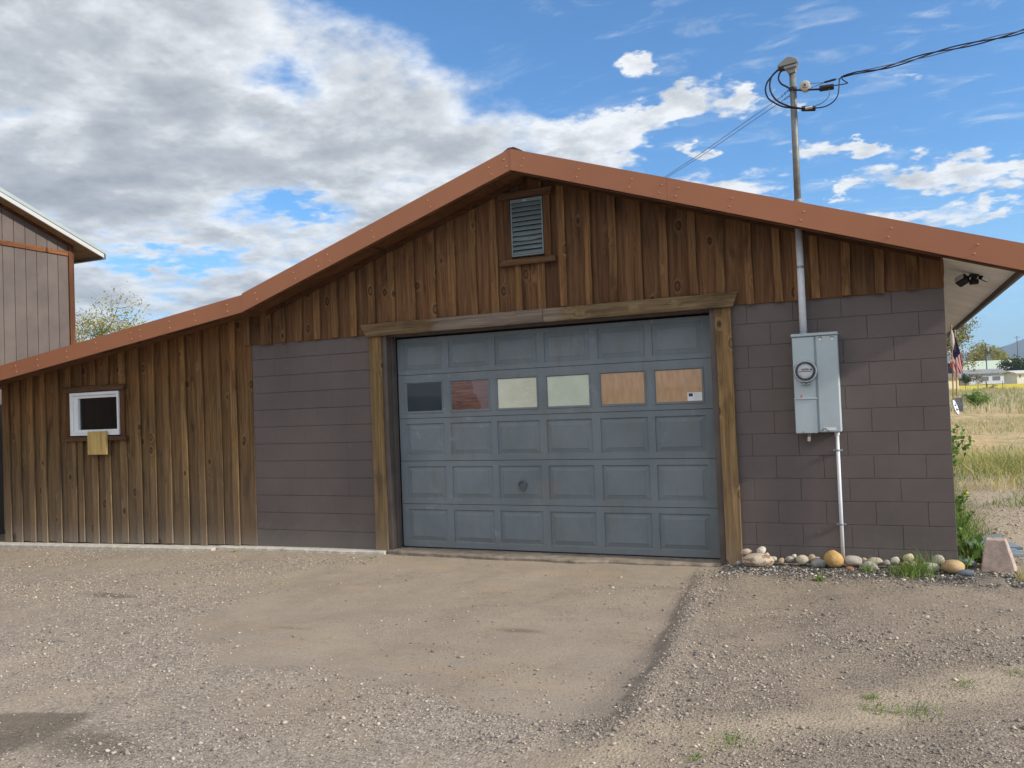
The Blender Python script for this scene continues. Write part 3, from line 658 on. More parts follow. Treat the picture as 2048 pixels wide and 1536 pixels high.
hd.tube([(-4.013 + .040 * math.cos(a), DY - .014, .600 + .046 * math.sin(a)) for a in np.linspace(-.3, math.pi * 2 - .3, 28)], .006, 6)
hd.box(-4.022, -4.004, DY - .02, DY - .001, .640, .655)
hd.build('lift_handle', M['handle'], GD)
stk = MB().box(-2.238, -2.098, DY + .0055, DY + .0070, 1.424, 1.504)
stk.build('sticker', M['paper'], GD); 
MB().box(-2.226, -2.186, DY + .0045, DY + .0052, 1.466, 1.496).build('sticker_emblem', M['navy'], GD)
ln = MB()
for j in range(5): ln.box(-2.175, -2.112 - .008 * (j % 2), DY + .0046, DY + .0052, 1.492 - j * .014, 1.4945 - j * .014)
ln.build('sticker_lines', M['boxpaint'], GD)
MB().box(-5.49, -1.985, DY - .004, DY + .03, -.0955, -.0865).build('bottom_seal', M['rubber'], GD)
# roof, fascia, soffits
def fascia_seg(x0, x1, y=OV, h0=None, h1=None, first=None):
    ha = .200 if x0 < KX else .212; hb = .200 if x1 <= KX else .212
    return MB().prism([(x0, fz(x0 + 1e-4)), (x1, fz(x1 - 1e-4)), (x1, fz(x1 - 1e-4) + hb), (x0, fz(x0 + 1e-4) + ha)], 1, y, y + .02)
segs = [(-13.0, -11.9), (-11.9, -9.035), (-9.035, KX), (KX, -6.06), (-6.06, RX), (RX, -2.22), (-2.22, .56)]
scr = {1: [-11.15, -10.72, -10.16, -9.62, -9.0], 2: [-8.85, -8.36, -7.95, -7.45], 3: [-7.0, -6.45, -6.13], 4: [-5.98, -5.40, -4.70, -3.99, -3.82], 5: [-3.70, -3.13, -2.62, -2.34], 6: [-2.19, -1.72, -1.13, -.46, .15]}
tilt = [0, 0, 0, 1, 1, -1, -1]
for i, (a, b) in enumerate(segs):
    y = OV - (.0025 if i % 2 else 0.)
    o = fascia_seg(a + .001, b - .001, y).build('fascia_panel', M['fascia'], GB)
    if i in scr:
        s_ = MB()
        for x in scr[i]:
            for hgt in (.055, .135):
                nx_ = x - (.3275 * hgt if tilt[i] == 1 else (-.335 * hgt if tilt[i] == -1 else .138 * hgt)) + .03
                s_.lathe([(.0095, 0.), (.008, -.005), (.001, -.007)], (nx_, y - .0005, fz(nx_) + hgt), 1, 8)
        so_ = s_.build('fascia_screws', M['screw'], o); so_['kind'] = 'stuff'
for a, b in ((-13.0, KX), (KX, RX), (RX, .545)):
    MB().prism([(a, fz(a + 1e-4) - .018), (b, fz(b - 1e-4) - .018), (b, fz(b - 1e-4) + .15), (a, fz(a + 1e-4) + .15)], 1, OV + .0205, OV + .055).build('sub_fascia', M['strap_brown'], GB)
    e = min(b, 0.)
    MB().prism([(a, sz(a + 1e-4)), (e, sz(e - 1e-4)), (e, sz(e - 1e-4) + .014), (a, sz(a + 1e-4) + .014)], 1, OV + .0555, -.0005).build('soffit', M['soffit'], GB)
    MB().prism([(a, fz(a + 1e-4) + .16), (b, fz(b - 1e-4) + .16), (b, fz(b - 1e-4) + .206), (a, fz(a + 1e-4) + .206)], 1, OV + .0605, 8.3).build('roof', M['roofmetal'], GB)
MB().prism([(RX - .115, RZ + .185), (RX - .03, RZ + .233), (RX + .03, RZ + .233), (RX + .115, RZ + .187), (RX, RZ + .2)], 1, OV + .03, 8.3).build('ridge_cap', M['cap'], GB)
yy = [OV + .0555, .80, 3.2, 5.6, 8.]
for a, b in zip(yy[:-1], yy[1:]):
    MB().prism([(.001, sz(0.) - .002), (.515, sz(.515) - .002), (.515, sz(.515) + .01), (.001, sz(0.) + .01)], 1, a + .004, b - .004).build('eave_soffit', M['whitesoffit'], GB)
MB().box(.515, .545, OV + .0555, 8.2, fz(.53) - .02, fz(.53) + .17).build('eave_fascia', M['jamb'], GB)
MB().box(.545, .565, OV + .02, 8.2, fz(.53) + .12, fz(.53) + .21).build('drip_edge', M['drip'], GB)
# concrete footing and threshold
def ragged(x0, x1, yf, yb, zt, zb, n=40, amp=.03):
    m_ = MB(); xs = np.linspace(x0, x1, n); v = []
    for i, x in enumerate(xs):
        yv = yf(x) if callable(yf) else yf; a = (fbm(x * 2.7, yv * 3, 4) - .47) * amp * 2; zz = zt(x) if callable(zt) else zt
        v += [(x, yb, zz), (x, yv + a + .012, zz + (fbm(x * 9, 3.3, 2) - .4) * .008), (x, yv + a, zz - .014), (x, yv + a - .005, zb)]
    f = [(4 * i + k, 4 * i + k + 1, 4 * i + 5 + k, 4 * i + 4 + k) for i in range(n - 1) for k in range(3)]; f += [(3, 2, 1, 0), (4 * n - 4, 4 * n - 3, 4 * n - 2, 4 * n - 1)]
    return m_.addm(v, f)
ragged(-12.12, -8.0, -.20, 0., lambda x: zlow(x) - .012, -.6, 40, .006).build('concrete_footing', M['concrete'], GB)
ragged(-7.995, -5.60, -.115, 0., lambda x: np.interp(x, [-8, -5.6], [-.128, -.105]), -.5, 60, .05).build('concrete_footing', M['concrete'], GB)
ragged(-5.58, -1.95, lambda x: -.12 - .05 * math.sin(x * 1.3), .19, -.096, -.4, 90, .06).build('threshold_slab', M['slab'], GB)
# small window
WN = bpy.data.objects.new('window', None); COL.objects.link(WN); WN.parent = GB
def frame_rect(x0, x1, z0, z1, t_, y0, y1, name, mat, parent, bev=.004):
    v = []; 
    for y in (y0, y1):
        v += [(x0, y, z0), (x1, y, z0), (x1, y, z1), (x0, y, z1), (x0 + t_[0], y, z0 + t_[2]), (x1 - t_[1], y, z0 + t_[2]), (x1 - t_[1], y, z1 - t_[3]), (x0 + t_[0], y, z1 - t_[3])]
    f = []
    for k in range(4):
        j = (k + 1) % 4; f += [(k, j, 4 + j, 4 + k), (8 + k, 12 + k, 12 + j, 8 + j), (k, 8 + k, 8 + j, j), (4 + k, 4 + j, 12 + j, 12 + k)]
    return MB().addm(v, f).build(name, mat, parent, bevel=bev)
frame_rect(WX0, WX1, WZ0, WZ1, (.055, .028, .035, .040), -.068, .09, 'frame', M['white'], WN)
frame_rect(WX0 + .056, WX1 - .029, WZ0 + .036, WZ1 - .041, (.075, .0, .042, .035), -.046, .05, 'sash', M['white'], WN, .003)
MB().box(WX0 + .12, WX1 - .028, -.012, -.008, WZ0 + .07, WZ1 - .07).build('pane', M['glass'], WN)
bl = MB()
for i in range(22): z = WZ0 + .075 + i * .0205; bl.addm([(WX0 + .17, .03, z), (WX1 - .03, .03, z), (WX1 - .03, .046, z + .015), (WX0 + .17, .046, z + .015)], [(0, 1, 2, 3)])
bl.build('blind', M['blind'], WN)['kind'] = 'stuff'
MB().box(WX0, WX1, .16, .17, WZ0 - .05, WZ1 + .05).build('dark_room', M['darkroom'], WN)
MB().box(WX0 + .105, WX0 + .125, -.02, .05, WZ0 + .08, WZ1 - .08).build('blind_cord', M['louvre'], WN)
def bar(name, x0, x1, za, zb_, y0, y1, mat, parent=GB, slant=.02):
    return MB().prism([(x0 + slant, za), (x1 - slant, za), (x1, zb_), (x0, zb_)], 1, y0, y1).build(name, mat, parent, bevel=.003)
bar('window_trim', -10.71, -9.53, 1.851, 1.922, -.0275, -.075, M['trim'], GB, .04)
bar('window_trim', -10.69, -9.525, 1.190, 1.246, -.0275, -.085, M['trim'], GB, 0.)
plank('window_trim', -10.665, -10.577, 1.248, 1.849, -.0275, -.046, M['trimv'], .002, 3); plank('window_trim', -9.652, -9.57, 1.248, 1.849, -.0275, -.046, M['trimv'], .002, 3)
# gable vent
VN = bpy.data.objects.new('gable_vent', None); COL.objects.link(VN); VN.parent = GB
frame_rect(-3.945, -3.588, 2.977, 3.570, (.016, .016, .016, .035), -.058, -.026, 'vent_frame', M['louvre'], VN, .002)
MB().box(-3.93, -3.60, -.0285, -.026, 2.99, 3.55).build('vent_backing', M['darkroom'], VN)
for i in range(11):
    z = 2.995 + i * .0495; sag = -.012 if i == 3 else (-.006 if i == 4 else 0)
    m_ = MB(); xs = np.linspace(-3.928, -3.605, 5); v = []
    for x in xs:
        s_ = sag * math.sin((x + 3.928) / .323 * 3.14); v += [(x, -.058, z + s_), (x, -.060, z + .006 + s_), (x, -.034, z + .046)]
    m_.addm(v, [(3 * j + k, 3 * j + k + 1, 3 * j + 4 + k, 3 * j + 3 + k) for j in range(4) for k in range(2)]).build('vent_slat', M['louvre'], VN, fixn=False)
MB().box(-3.80, -3.755, -.066, -.058, 3.540, 3.556).build('vent_latch', M['steel'], VN)
plank('vent_trim', -4.03, -3.952, 2.951, 3.578, -.0275, -.052, M['trimv'], .002, 3); plank('vent_trim', -3.582, -3.508, 2.951, 3.578, -.0275, -.052, M['trimv'], .002, 3)
bar('vent_trim', -4.075, -3.465, 2.888, 2.950, -.0275, -.080, M['trim'], GB, -.012)
bar('vent_trim', -4.085, -3.47, 3.580, 3.652, -.0275, -.080, M['trim'], GB, .012)

# ------------------------------------------------------------------ things fixed to the garage
o = MB().box(-10.180, -9.835, -.120, -.087, 1.008, 1.316); o = o.build('wooden_board', M['scrap'], bevel=.004)
tag(o, 'short pale yellow board nailed upright below the small white window', 'board')
BX = thing('meter_box', 'light grey steel electric meter box on the block wall', 'meter box', (-1.04, 0, 1.1))
def bb(*a, name='cover', mat='boxpaint', bev=.004, par=BX):
    x0, x1, y0, y1, z0, z1 = a; return MB().box(x0 + 1.04, x1 + 1.04, y0, y1, z0 - 1.1, z1 - 1.1).build(name, M[mat], par, bevel=bev)
bb(-1.226, -.850, -.148, -.0065, 1.108, 1.952, name='case')
bb(-1.232, -.845, -.172, -.0065, 1.9525, 1.978, name='hood')
bb(-1.224, -1.042, -.166, -.1485, 1.402, 1.944, name='meter_cover', bev=.005)
bb(-1.226, -1.040, -.1655, -.1485, 1.100, 1.398, name='lower_cover', bev=.005)
bb(-1.228, -1.036, -.171, -.1665, 1.398, 1.412, name='cover_lip', bev=.002)
bb(-1.026, -.851, -.170, -.1485, 1.106, 1.946, name='breaker_door', bev=.006)
for x in (-1.005, -.905):
    bb(x, x + .030, -.178, -.1705, 1.928, 1.948, name='hinge', mat='steel', bev=.002)
    bb(x + .003, x + .026, -.1765, -.1705, 1.905, 1.926, name='hinge_plate', mat='paper', bev=.001)
bb(-.992, -.892, -.1722, -.1705, 1.122, 1.148, name='label', mat='paper', bev=0)
bb(-.984, -.974, -.1735, -.1725, 1.130, 1.140, name='label_mark', mat='black', bev=0)
bb(-1.176, -1.158, -.1678, -.1665, 1.400, 1.438, name='tag', mat='orange', bev=0)
MB().tube([(.03, -.1755, .015), (.045, -.178, .038), (.06, -.178, .04), (.085, -.1755, .02), (.09, -.176, -.03)], .0022, 5).build('seal_wire', M['black'], BX)
mc = (-1.121 + 1.04, -.166, 1.645 - 1.1)
me_ = MB().lathe([(.100, 0), (.100, -.022), (.094, -.034), (.085, -.034), (.085, -.012), (.001, -.012)], mc, 1, 40).build('meter_ring', M['chrome'], BX, smooth=False)
MB().lathe([(.083, -.012), (.083, -.030), (.074, -.030), (.001, -.030)], mc, 1, 36).build('meter_body', M['castgray'], BX)
MB().lathe([(.064, -.030), (.064, -.0345), (.001, -.0345)], mc, 1, 36).build('dial_face', M['pipewhite'], BX)
d_ = lambda a, b, c, e, nm, mt: MB().box(mc[0] + a, mc[0] + b, mc[1] - .0365, mc[1] - .0350, mc[2] + c, mc[2] + e).build(nm, M[mt], BX)
d_(-.032, .030, .008, .022, 'display', 'castgray'); d_(-.056, .046, -.004, .001, 'red_stripe', 'red'); d_(-.034, .026, .025, .034, 'name_plate', 'paper'); d_(-.036, .028, -.044, -.008, 'rating_plate', 'paper')
MB().lathe([(.008, -.035), (.006, -.040), (.001, -.041)], (mc[0] + .048, mc[1], mc[2] + .013), 1, 12).build('sensor', M['black'], BX)
MB().lathe([(.084, -.034), (.082, -.065), (.070, -.084), (.045, -.094), (.001, -.098)], mc, 1, 36).build('meter_dome', M['dome'], BX, smooth=True, fixn=True)
MB().box(mc[0] - .036, mc[0] - .004, mc[1] - .03, mc[1] - .001, mc[2] - .122, mc[2] - .100).box(mc[0] + .004, mc[0] + .036, mc[1] - .03, mc[1] - .001, mc[2] - .122, mc[2] - .100).build('ring_clasp', M['steel'], BX, bevel=.003)
MB().lathe([(.0045, 0), (.0045, -.003), (.001, -.004)], (-1.163 + 1.04, -.1655, 1.112 - 1.1), 1, 10).build('screw', M['black'], BX)
pk = thing('padlock', 'small brass padlock hanging under the left side of meter box', 'padlock', (-1.115, -.155, 1.09))
MB().box(-.013, .013, -.009, .009, -.062, -.022).build('body', M['brass'], pk, bevel=.004)
MB().tube([(-.008, 0, -.024), (-.008, 0, .0), (0, 0, .012), (.008, 0, .0), (.008, 0, -.024)], .003, 6).build('shackle', M['steel'], pk)
pk.rotation_euler = (0, .12, 0)
# conduit below the box
cdn = thing('conduit', 'white painted conduit pipe running from meter box down to the stones', 'conduit', (-.894, -.04, .0))
MB().tube([(0, 0, -.05), (.0, 0, .5), (.0, 0, 1.106)], .0155, 12).build('pipe', M['pipewhite'], cdn, smooth=True)
for z in (.29, .94):
    MB().lathe([(.019, -.008), (.019, .008)], (0, 0, z), 2, 12).box(-.04, .04, .018, .032, z - .008, z + .008).build('strap', M['steel'], cdn)
MB().lathe([(.021, 0), (.021, .03)], (0, 0, 1.07), 2, 12).build('coupling', M['pipewhite'], cdn)
# service mast
MS = thing('service_mast', 'galvanised service mast pipe rising through the eave to a weatherhead', 'mast', (-1.13, -.075, 1.978))
mt_ = MS.location
loc = lambda p: np.array(p) - np.array(mt_)
zr = fz(-1.13) + .206
MB().tube([(0, 0, 0), (0, 0, .33), (0, 0, fz(-1.13) + .04 - mt_[2])], .031, 16).build('painted_pipe', M['pipewhite'], MS, smooth=True)
MB().tube([(.003, 0, fz(-1.13) + .05 - mt_[2]), (.012, 0, 4.335 - mt_[2])], .0295, 16).build('pipe', M['pipegray'], MS, smooth=True)
for z in (.018, .60): MB().lathe([(.034, -.012), (.034, .012)], (0, 0, z), 2, 16).build('coupling', M['steel'], MS)
MB().lathe([(.075, 0), (.045, .03), (.034, .06)], (.006, 0, zr - mt_[2] + .03), 2, 16).build('roof_flashing', M['pipegray'], MS)
hd_ = [(-1.240, 4.408), (-1.240, 4.386), (-1.078, 4.402), (-1.064, 4.412), (-1.068, 4.432), (-1.092, 4.450), (-1.122, 4.466), (-1.152, 4.468), (-1.185, 4.448)]
MB().prism([(x + 1.13, z - mt_[2]) for x, z in hd_], 1, -.052, .052).build('weatherhead', M['castgray'], MS, bevel=.005)
hb_ = [(-1.182, 4.384), (-1.074, 4.396), (-1.070, 4.372), (-1.084, 4.354), (-1.088, 4.322), (-1.150, 4.316), (-1.154, 4.340), (-1.166, 4.356)]
MB().prism([(x + 1.13, z - mt_[2]) for x, z in hb_], 1, -.040, .040).build('weatherhead_body', M['castgray'], MS, bevel=.004)
MB().prism([(-.060, 4.380 - mt_[2]), (.058, 4.390 - mt_[2]), (.058, 4.366 - mt_[2]), (-.052, 4.356 - mt_[2])], 1, -.056, -.0405).build('weatherhead_clamp', M['castgray'], MS, bevel=.003)
MB().prism([(-.098, 4.385 - mt_[2]), (-.05, 4.380 - mt_[2]), (-.05, 4.372 - mt_[2]), (-.098, 4.376 - mt_[2])], 1, -.035, .035).build('cable_entry', M['black'], MS)
pz8 = lambda x, y, Y=-.13: PY(1500 + x / 8, 90 + y / 8, Y)
C8 = lambda l, Y=-.13: curve([loc(pz8(x, y, Y)) for x, y in l], 6)
MB().tube(C8([(500, 365), (430, 410), (370, 480), (280, 590), (247, 720), (290, 850), (400, 930), (520, 985), (650, 1005), (840, 1020)]), .0075, 7).build('cable', M['rubber'], MS, smooth=True)
MB().tube(C8([(520, 370), (430, 420), (345, 510), (318, 640), (342, 770), (420, 880), (520, 940), (660, 990), (840, 1018)], -.145), .0085, 7).build('cable', M['rubber'], MS, smooth=True)
MB().tube(C8([(545, 385), (480, 445), (458, 540), (500, 620), (580, 665), (660, 705), (780, 722), (1130, 708)], -.12), .0085, 7).build('cable', M['rubber'], MS, smooth=True)
def cbox(p, q, w, name, mat, par, Y=-.13):
    a, b = loc(pz8(*p, Y)), loc(pz8(*q, Y)); return MB().tube([a, a + (b - a) * .06, a + (b - a) * .94, b], [w * .85, w, w, w * .85], 8).build(name, M[mat], par)
cbox((1110, 700), (1345, 665), .027, 'splice_cover', 'black', MS); cbox((826, 1020), (1052, 1015), .024, 'splice_cover', 'black', MS, -.14)
cbox((885, 1012), (1000, 995), .013, 'splice_clamp', 'chrome', MS, -.165); cbox((1190, 598), (1372, 548), .010, 'wedge_clamp', 'black', MS)
ins = loc(pz8(885, 668, -.10))
MB().tube([ins + np.array([-.055, 0, -.010]), ins, ins + np.array([.012, 0, .004])], [.012, .020, .020], 10).lathe([(.010, -.050), (.020, -.048), (.022, -.038), (.034, -.037), (.046, -.03), (.048, -.012), (.032, 0.), (.046, .012), (.044, .03), (.030, .035)], ins, 1, 20).build('insulator', M['porcelain'], MS)
MB().lathe([(.009, -.058), (.009, -.046)], ins, 1, 10).build('insulator_bolt', M['black'], MS)
MB().lathe([(.0245, -.0385), (.0225, -.0400), (.0215, -.0385)], ins, 1, 20).build('insulator_groove', M['drip'], MS)
MB().lathe([(.035, -.012), (.035, .012)], (.009, 0, loc(pz8(700, 705, -.07))[2]), 2, 16).build('clamp_band', M['black'], MS)
MB().tube(C8([(1345, 648), (1480, 630), (1560, 608), (1545, 595), (1490, 560), (1470, 530), (1500, 500)]), .0048, 6).build('tap_wire', M['rubber'], MS)
MB().tube(C8([(1050, 1010), (1200, 985), (1330, 910), (1405, 800), (1425, 650), (1432, 560), (1470, 508), (1540, 480)], -.14), .0055, 6).build('tap_wire', M['rubber'], MS)
MB().tube(C8([(1232, 600), (1262, 690), (1272, 790), (1220, 870), (1140, 935), (1050, 968)], -.145), .004, 6).build('tap_wire', M['wire'], MS)
MB().tube(C8([(925, 612), (1020, 612), (1110, 608), (1195, 600)]), .0032, 5).tube(C8([(955, 695), (1060, 655), (1140, 622), (1195, 602)]), .0032, 5).tube(C8([(1370, 550), (1420, 540), (1490, 510)]), .0032, 5).build('bail_wire', M['wire'], MS)
# overhead service line: three twisted conductors going off to the right
p3 = lambda x, y: (1480 + x / 3.606, 60 + y / 3.606)
base = [PY(1500 + 1495 / 8, 90 + 503 / 8, -.13)] + [PY(*p3(x, y), -.13) for x, y in ((850, 305), (1000, 280), (1150, 240), (1300, 195), (1450, 155), (1600, 118), (1800, 68), (2048, 5))]
dl = base[-1] - base[-2]; base += [base[-1] + dl * 1.5 + np.array([0, 0, .04]), base[-1] + dl * 4 + np.array([0, 0, .22]), base[-1] + dl * 8 + np.array([0, 0, .8]), base[-1] + dl * 16 + np.array([0, 0, 2.6])]
bc = curve(base, 14); SL = thing('service_line', 'black twisted overhead service cable running from the mast off to the right', 'cable', tuple(bc[0]))
ln_ = np.concatenate([[0], np.cumsum([np.linalg.norm(b - a) for a, b in zip(bc[:-1], bc[1:])])])
for k in range(3):
    pts = [p - bc[0] + (.006 + .008 * min(1, s / .3)) * np.array([0, math.cos(s * 7 + k * 2.09), math.sin(s * 7 + k * 2.09)]) for p, s in zip(bc, ln_)]
    MB().tube(pts, .0055 if k else .004, 6).build('conductor', M['rubber'] if k else M['wire'], SL, smooth=True)
for k, (a, b) in enumerate((((500, 828), (0, 1180)), ((550, 872), (0, 1225)))):
    s0 = pz8(*a, -.07); e0 = PY(1500 + b[0] / 8, 90 + b[1] / 8, -.07)
    d0 = ray(1262 + 3 * k, 398); nrm = np.array([.335, 0, 1]); tt = (RZ + .206 + .335 * RX - nrm @ CAM) / (nrm @ d0); en = CAM + tt * d0
    g_ = thing('guy_wire', ['thin guy wire from mast clamp to roof, upper of the pair', 'thin guy wire from mast clamp to roof, lower of the pair'][k], 'guy wire', tuple(s0), 'guy wires bracing the mast')
    MB().tube([(0, 0, 0), (en - s0) * .5 + np.array([0, 0, -.02]), en - s0], .0028, 5).build('wire', M['wire'], g_)
    h0 = np.array([-1.121, -.07, s0[2] + .075 - .03 * k]) - s0
    ch = MB()
    for q in range(4): u = q / 4; ch.tube([h0 * u, h0 * (u + .06) + np.array([0, 0, .010]), h0 * (u + .2), h0 * (u + .06) - np.array([0, 0, .010]), h0 * u], .0028, 5)
    ch.build('chain', M['black'], g_)
# floodlight on the side soffit
FLS = .8
fl = thing('floodlight', 'black twin-head floodlight under the white side eave', 'floodlight', (.27, .46, sz(.27) - .005))
MB().box(-.05, .05, -.05, .05, -.030, 0.).box(-.03, .03, -.03, .03, -.055, -.029).build('mount', M['black'], fl, bevel=.006)
for sx, nm in ((-1, 0), (1, 1)):
    q = MB().box(-.062, .062, -.05, .05, -.05, .04).build('lamp_head', M['black'], fl, bevel=.014); q.location = (sx * .095 - (.02 if sx < 0 else -.01), -.01 if sx < 0 else .05, -.055 + (.0 if sx < 0 else .015)); q.rotation_euler = (R(-35 if sx < 0 else 20), R(25 * sx), R(30 * sx)); q.scale = (1, 1, 1) if sx < 0 else (.75, .75, .75)
    MB().box(-.05, .05, -.054, -.0505, -.04, .03).build('lens', M['white'], q)
MB().box(-.045, .045, -.02, .06, -.11, -.056).build('sensor', M['black'], fl, bevel=.008)
fl.scale = (FLS,) * 3

# ------------------------------------------------------------------ bits hung on the far side of the corner
FY = 1.0; fX = .12
pl_ = MB().box(.002, .05, .82, 1.16, 1.16, 1.50).build('wall_plaque', M['trim'], bevel=.006); tag(pl_, 'dark wooden plaque fixed on the side wall behind the flags', 'plaque')
lw = MB().box(.002, .055, .86, 1.0, .80, 1.08).build('wood_offcut', M['trim'], bevel=.006); tag(lw, 'rough brown wood strip hanging on the side wall below the plaque', 'wood strip')
mbx = thing('metal_box', 'small grey open-topped metal box holding the flag sticks', 'box', tuple(PX(1917, 823, .16)))
frame_rect(-.038, .038, 0., .152, (.004, .004, .006, 0.0), -.04, -.036, 'rim', M['steel'], mbx, 0)
MB().box(-.038, .038, -.0355, .04, 0., .135).build('body', M['steel'], mbx, bevel=.003)
rs = thing('round_sign', 'round white sign with dark markings leaning on the side wall', 'sign', tuple(PX(1909.5, 815, .10)), rz=R(74))
MB().lathe([(.070, 0), (.070, -.012), (.001, -.012)], (0, 0, 0), 1, 28).build('disc', M['paper'], rs)
mk = MB(); mk.box(-.04, .02, -.0145, -.0122, .01, .022).box(-.01, .045, -.0145, -.0122, -.03, -.018).box(-.03, -.015, -.0145, -.0122, -.04, -.005).box(.02, .035, -.0145, -.0122, .02, .04)
mk.build('markings', M['black'], rs); rs.rotation_euler = (R(-16), 0, R(74))
def pole(pa, pb, X, label, group):
    a, b = PX(*pa, X), PX(*pb, X); t_ = thing('flag', label, 'flag', tuple(b), group); MB().tube([(0, 0, 0), a - b], .006, 8).build('stick', M['stick'], t_)
    MB().lathe([(.004, 0), (.010, .006), (.009, .016), (.001, .024)], a - b, 2, 10).build('finial', M['stick'], t_); return t_, b
f1, fb = pole((1909.5, 664), (1914.5, 794), .15, 'small flag with red and white stripes drooping from a wooden stick', 'stick flags at the garage corner')
nu, nv = 26, 13
def cloth(u, v):
    A_ = PX(1910, 672, .15); B_ = PX(1898, 726, .11); Cc = PX(1929, 738, .20); D_ = PX(1918, 752, .17); Mi = PX(1909, 703, .15)
    p = (A_ * (1 - v) + B_ * v) * (1 - u) + (Cc * (1 - v) + D_ * v) * u
    return p + np.array([.012 * math.sin(v * 9 + u * 4), .02 * math.sin(v * 11 + u * 3), -.03 * math.sin(u * 3.14) * (1 - v * .5)])
v = [cloth(i / nu, j / nv) - fb for j in range(nv + 1) for i in range(nu + 1)]; f = []; mi = []
for j in range(nv):
    for i in range(nu):
        f.append((j * (nu + 1) + i, j * (nu + 1) + i + 1, (j + 1) * (nu + 1) + i + 1, (j + 1) * (nu + 1) + i)); mi.append(2 if (j < 7 and i < 11) else (0 if j % 2 == 0 else 1))
link('flag_cloth', mesh('flag_cloth', v, f, True, mi), [M['red'], M['whitecloth'], M['bluecloth']], f1)
sm = MB()
for r_ in range(9):
    for c_ in range(6 if r_ % 2 == 0 else 5):
        uu = (c_ + (.5 if r_ % 2 == 0 else 1.)) / 6 * 11 / nu; vv = (r_ + .7) / 9.6 * 7 / nv; p = cloth(uu, vv) - fb; du = cloth(uu + .01, vv) - fb - p; dv = cloth(uu, vv + .01) - fb - p
        du *= .0042 / np.linalg.norm(du); dv *= .0042 / np.linalg.norm(dv); nn = np.cross(du, dv); nn *= .0016 / np.linalg.norm(nn)
        if nn @ (CAM - p - fb) < 0: nn = -nn
        sm.addm([p + nn + du, p + nn + dv, p + nn - du, p + nn - dv], [(0, 1, 2, 3)])
sm.build('stars', M['whitecloth'], f1, fixn=False)['kind'] = 'stuff'
f2, fb2 = pole((1902.5, 655), (1907, 800), .11, 'bare wooden flag stick with pale cloth furled round its top', 'stick flags at the garage corner')
a, b = PX(1903, 660, .11) - fb2, PX(1906, 700, .11) - fb2
MB().tube([a, a + (b - a) * .3, a + (b - a) * .6, b], [.006, .016, .018, .004], 8).build('furled_cloth', M['whitecloth'], f2, smooth=True)

# ------------------------------------------------------------------ neighbouring building on the left
NB = thing('neighbour_building', 'tall taupe panel-sided building with white roof edge at far left', 'building', (-13.5, 2.3, -.3))
nl = lambda *q: tuple(np.array(q) - np.array((-13.5, 2.3, -.3)))
M['t111'] = simple('taupe_siding', (.122, .100, .088), .75, var=.16, scale=2.2, bump=.3, bscale=30, obj_var=.05)
M['redtrim'] = wood('cedar_trim', (.07, .025, .010), (.17, .068, .026), (.28, .13, .06), axis=1)
M['redtrimv'] = wood('cedar_corner_trim', (.05, .019, .009), (.115, .045, .02), (.19, .085, .042), axis=2)
M['tansoffit'] = simple('tan_soffit', (.26, .185, .085), .7, obj_var=.06)
M['roofwhite'] = simple('white_rake_trim', (.50, .51, .50), .45, var=.03)
M['roofgreen'] = simple('pale_roof_metal', (.36, .42, .41), .5, var=.08, scale=3)
XN, y_r = -13.5, -2.6
rk = lambda y: 4.605 + .37 * (2.26 - y) if y > y_r else 4.605 + .37 * (2.26 - y_r) - .37 * (y_r - y)
ys = [2.24 - .1985 * i for i in range(33)]
def ypr(a, b, pts, nm, mt): MB().prism([(y - 2.3, z + .3) for y, z in pts], 0, a - XN, b - XN).build(nm, M[mt], NB)
MB().box(-6., -.012, -6.5, 0., -.1, 4.75).build('wall', M['t111'], NB)
for a, b in zip(ys[1:], ys[:-1]):
    ypr(XN - .011, XN, [(a + .005, -.35), (b - .005, -.35), (b - .005, 4.384), (a + .005, 4.384)], 'siding_panel', 't111')
    ypr(XN - .011, XN, [(a + .005, 4.466), (b - .005, 4.466), (b - .005, rk(b)), (a + .005, rk(a))], 'siding_panel', 't111')
ypr(XN + .001, XN + .026, [(-4.2, 4.385), (2.23, 4.385), (2.23, 4.465), (-4.2, 4.465)], 'trim_board', 'redtrim')
ypr(XN + .0, XN + .03, [(2.235, -.35), (2.335, -.35), (2.335, rk(2.335)), (2.235, rk(2.235))], 'corner_trim', 'redtrimv')
ypr(XN + .001, XN + .03, [(y_r, rk(y_r) - .05), (2.235, rk(2.235) - .05), (2.235, rk(2.235) - .003), (y_r, rk(y_r) - .003)], 'trim_board', 'redtrimv')
OW = .24; ye = 2.74
yq = np.arange(ye, y_r, -.225)
for a, b in zip(yq[1:], yq[:-1]): ypr(XN - .01 if b < 2.3 else XN - 2, XN + OW - .001, [(a + .004, rk(a + .004)), (b - .004, rk(b - .004)), (b - .004, rk(b) + .02), (a + .004, rk(a) + .02)], 'soffit_panel', 'tansoffit')
ypr(XN + OW, XN + OW + .03, [(y_r, rk(y_r) - .02), (ye + .02, rk(ye) - .025), (ye + .02, rk(ye) + .045), (y_r, rk(y_r) + .05)], 'rake_fascia', 'roofwhite')
ypr(XN + OW - .02, XN + OW + .036, [(y_r, rk(y_r) + .051), (ye + .05, rk(ye) + .046), (ye + .07, rk(ye) + .095), (y_r, rk(y_r) + .13)], 'rake_flashing', 'roofgreen')
ypr(XN - 6.2, XN + OW - .021, [(-6.5, rk(-6.5) + .05), (y_r, rk(y_r) + .05), (ye, rk(ye) + .05), (ye, rk(ye) + .11), (y_r, rk(y_r) + .13), (-6.5, rk(-6.5) + .11)], 'roof', 'roofgreen')
MB().box(-6.2, OW + .02, ye - 2.3, ye - 2.3 + .07, rk(ye) + .3 - .045, rk(ye) + .3 + .045).build('gutter', M['drip'], NB)

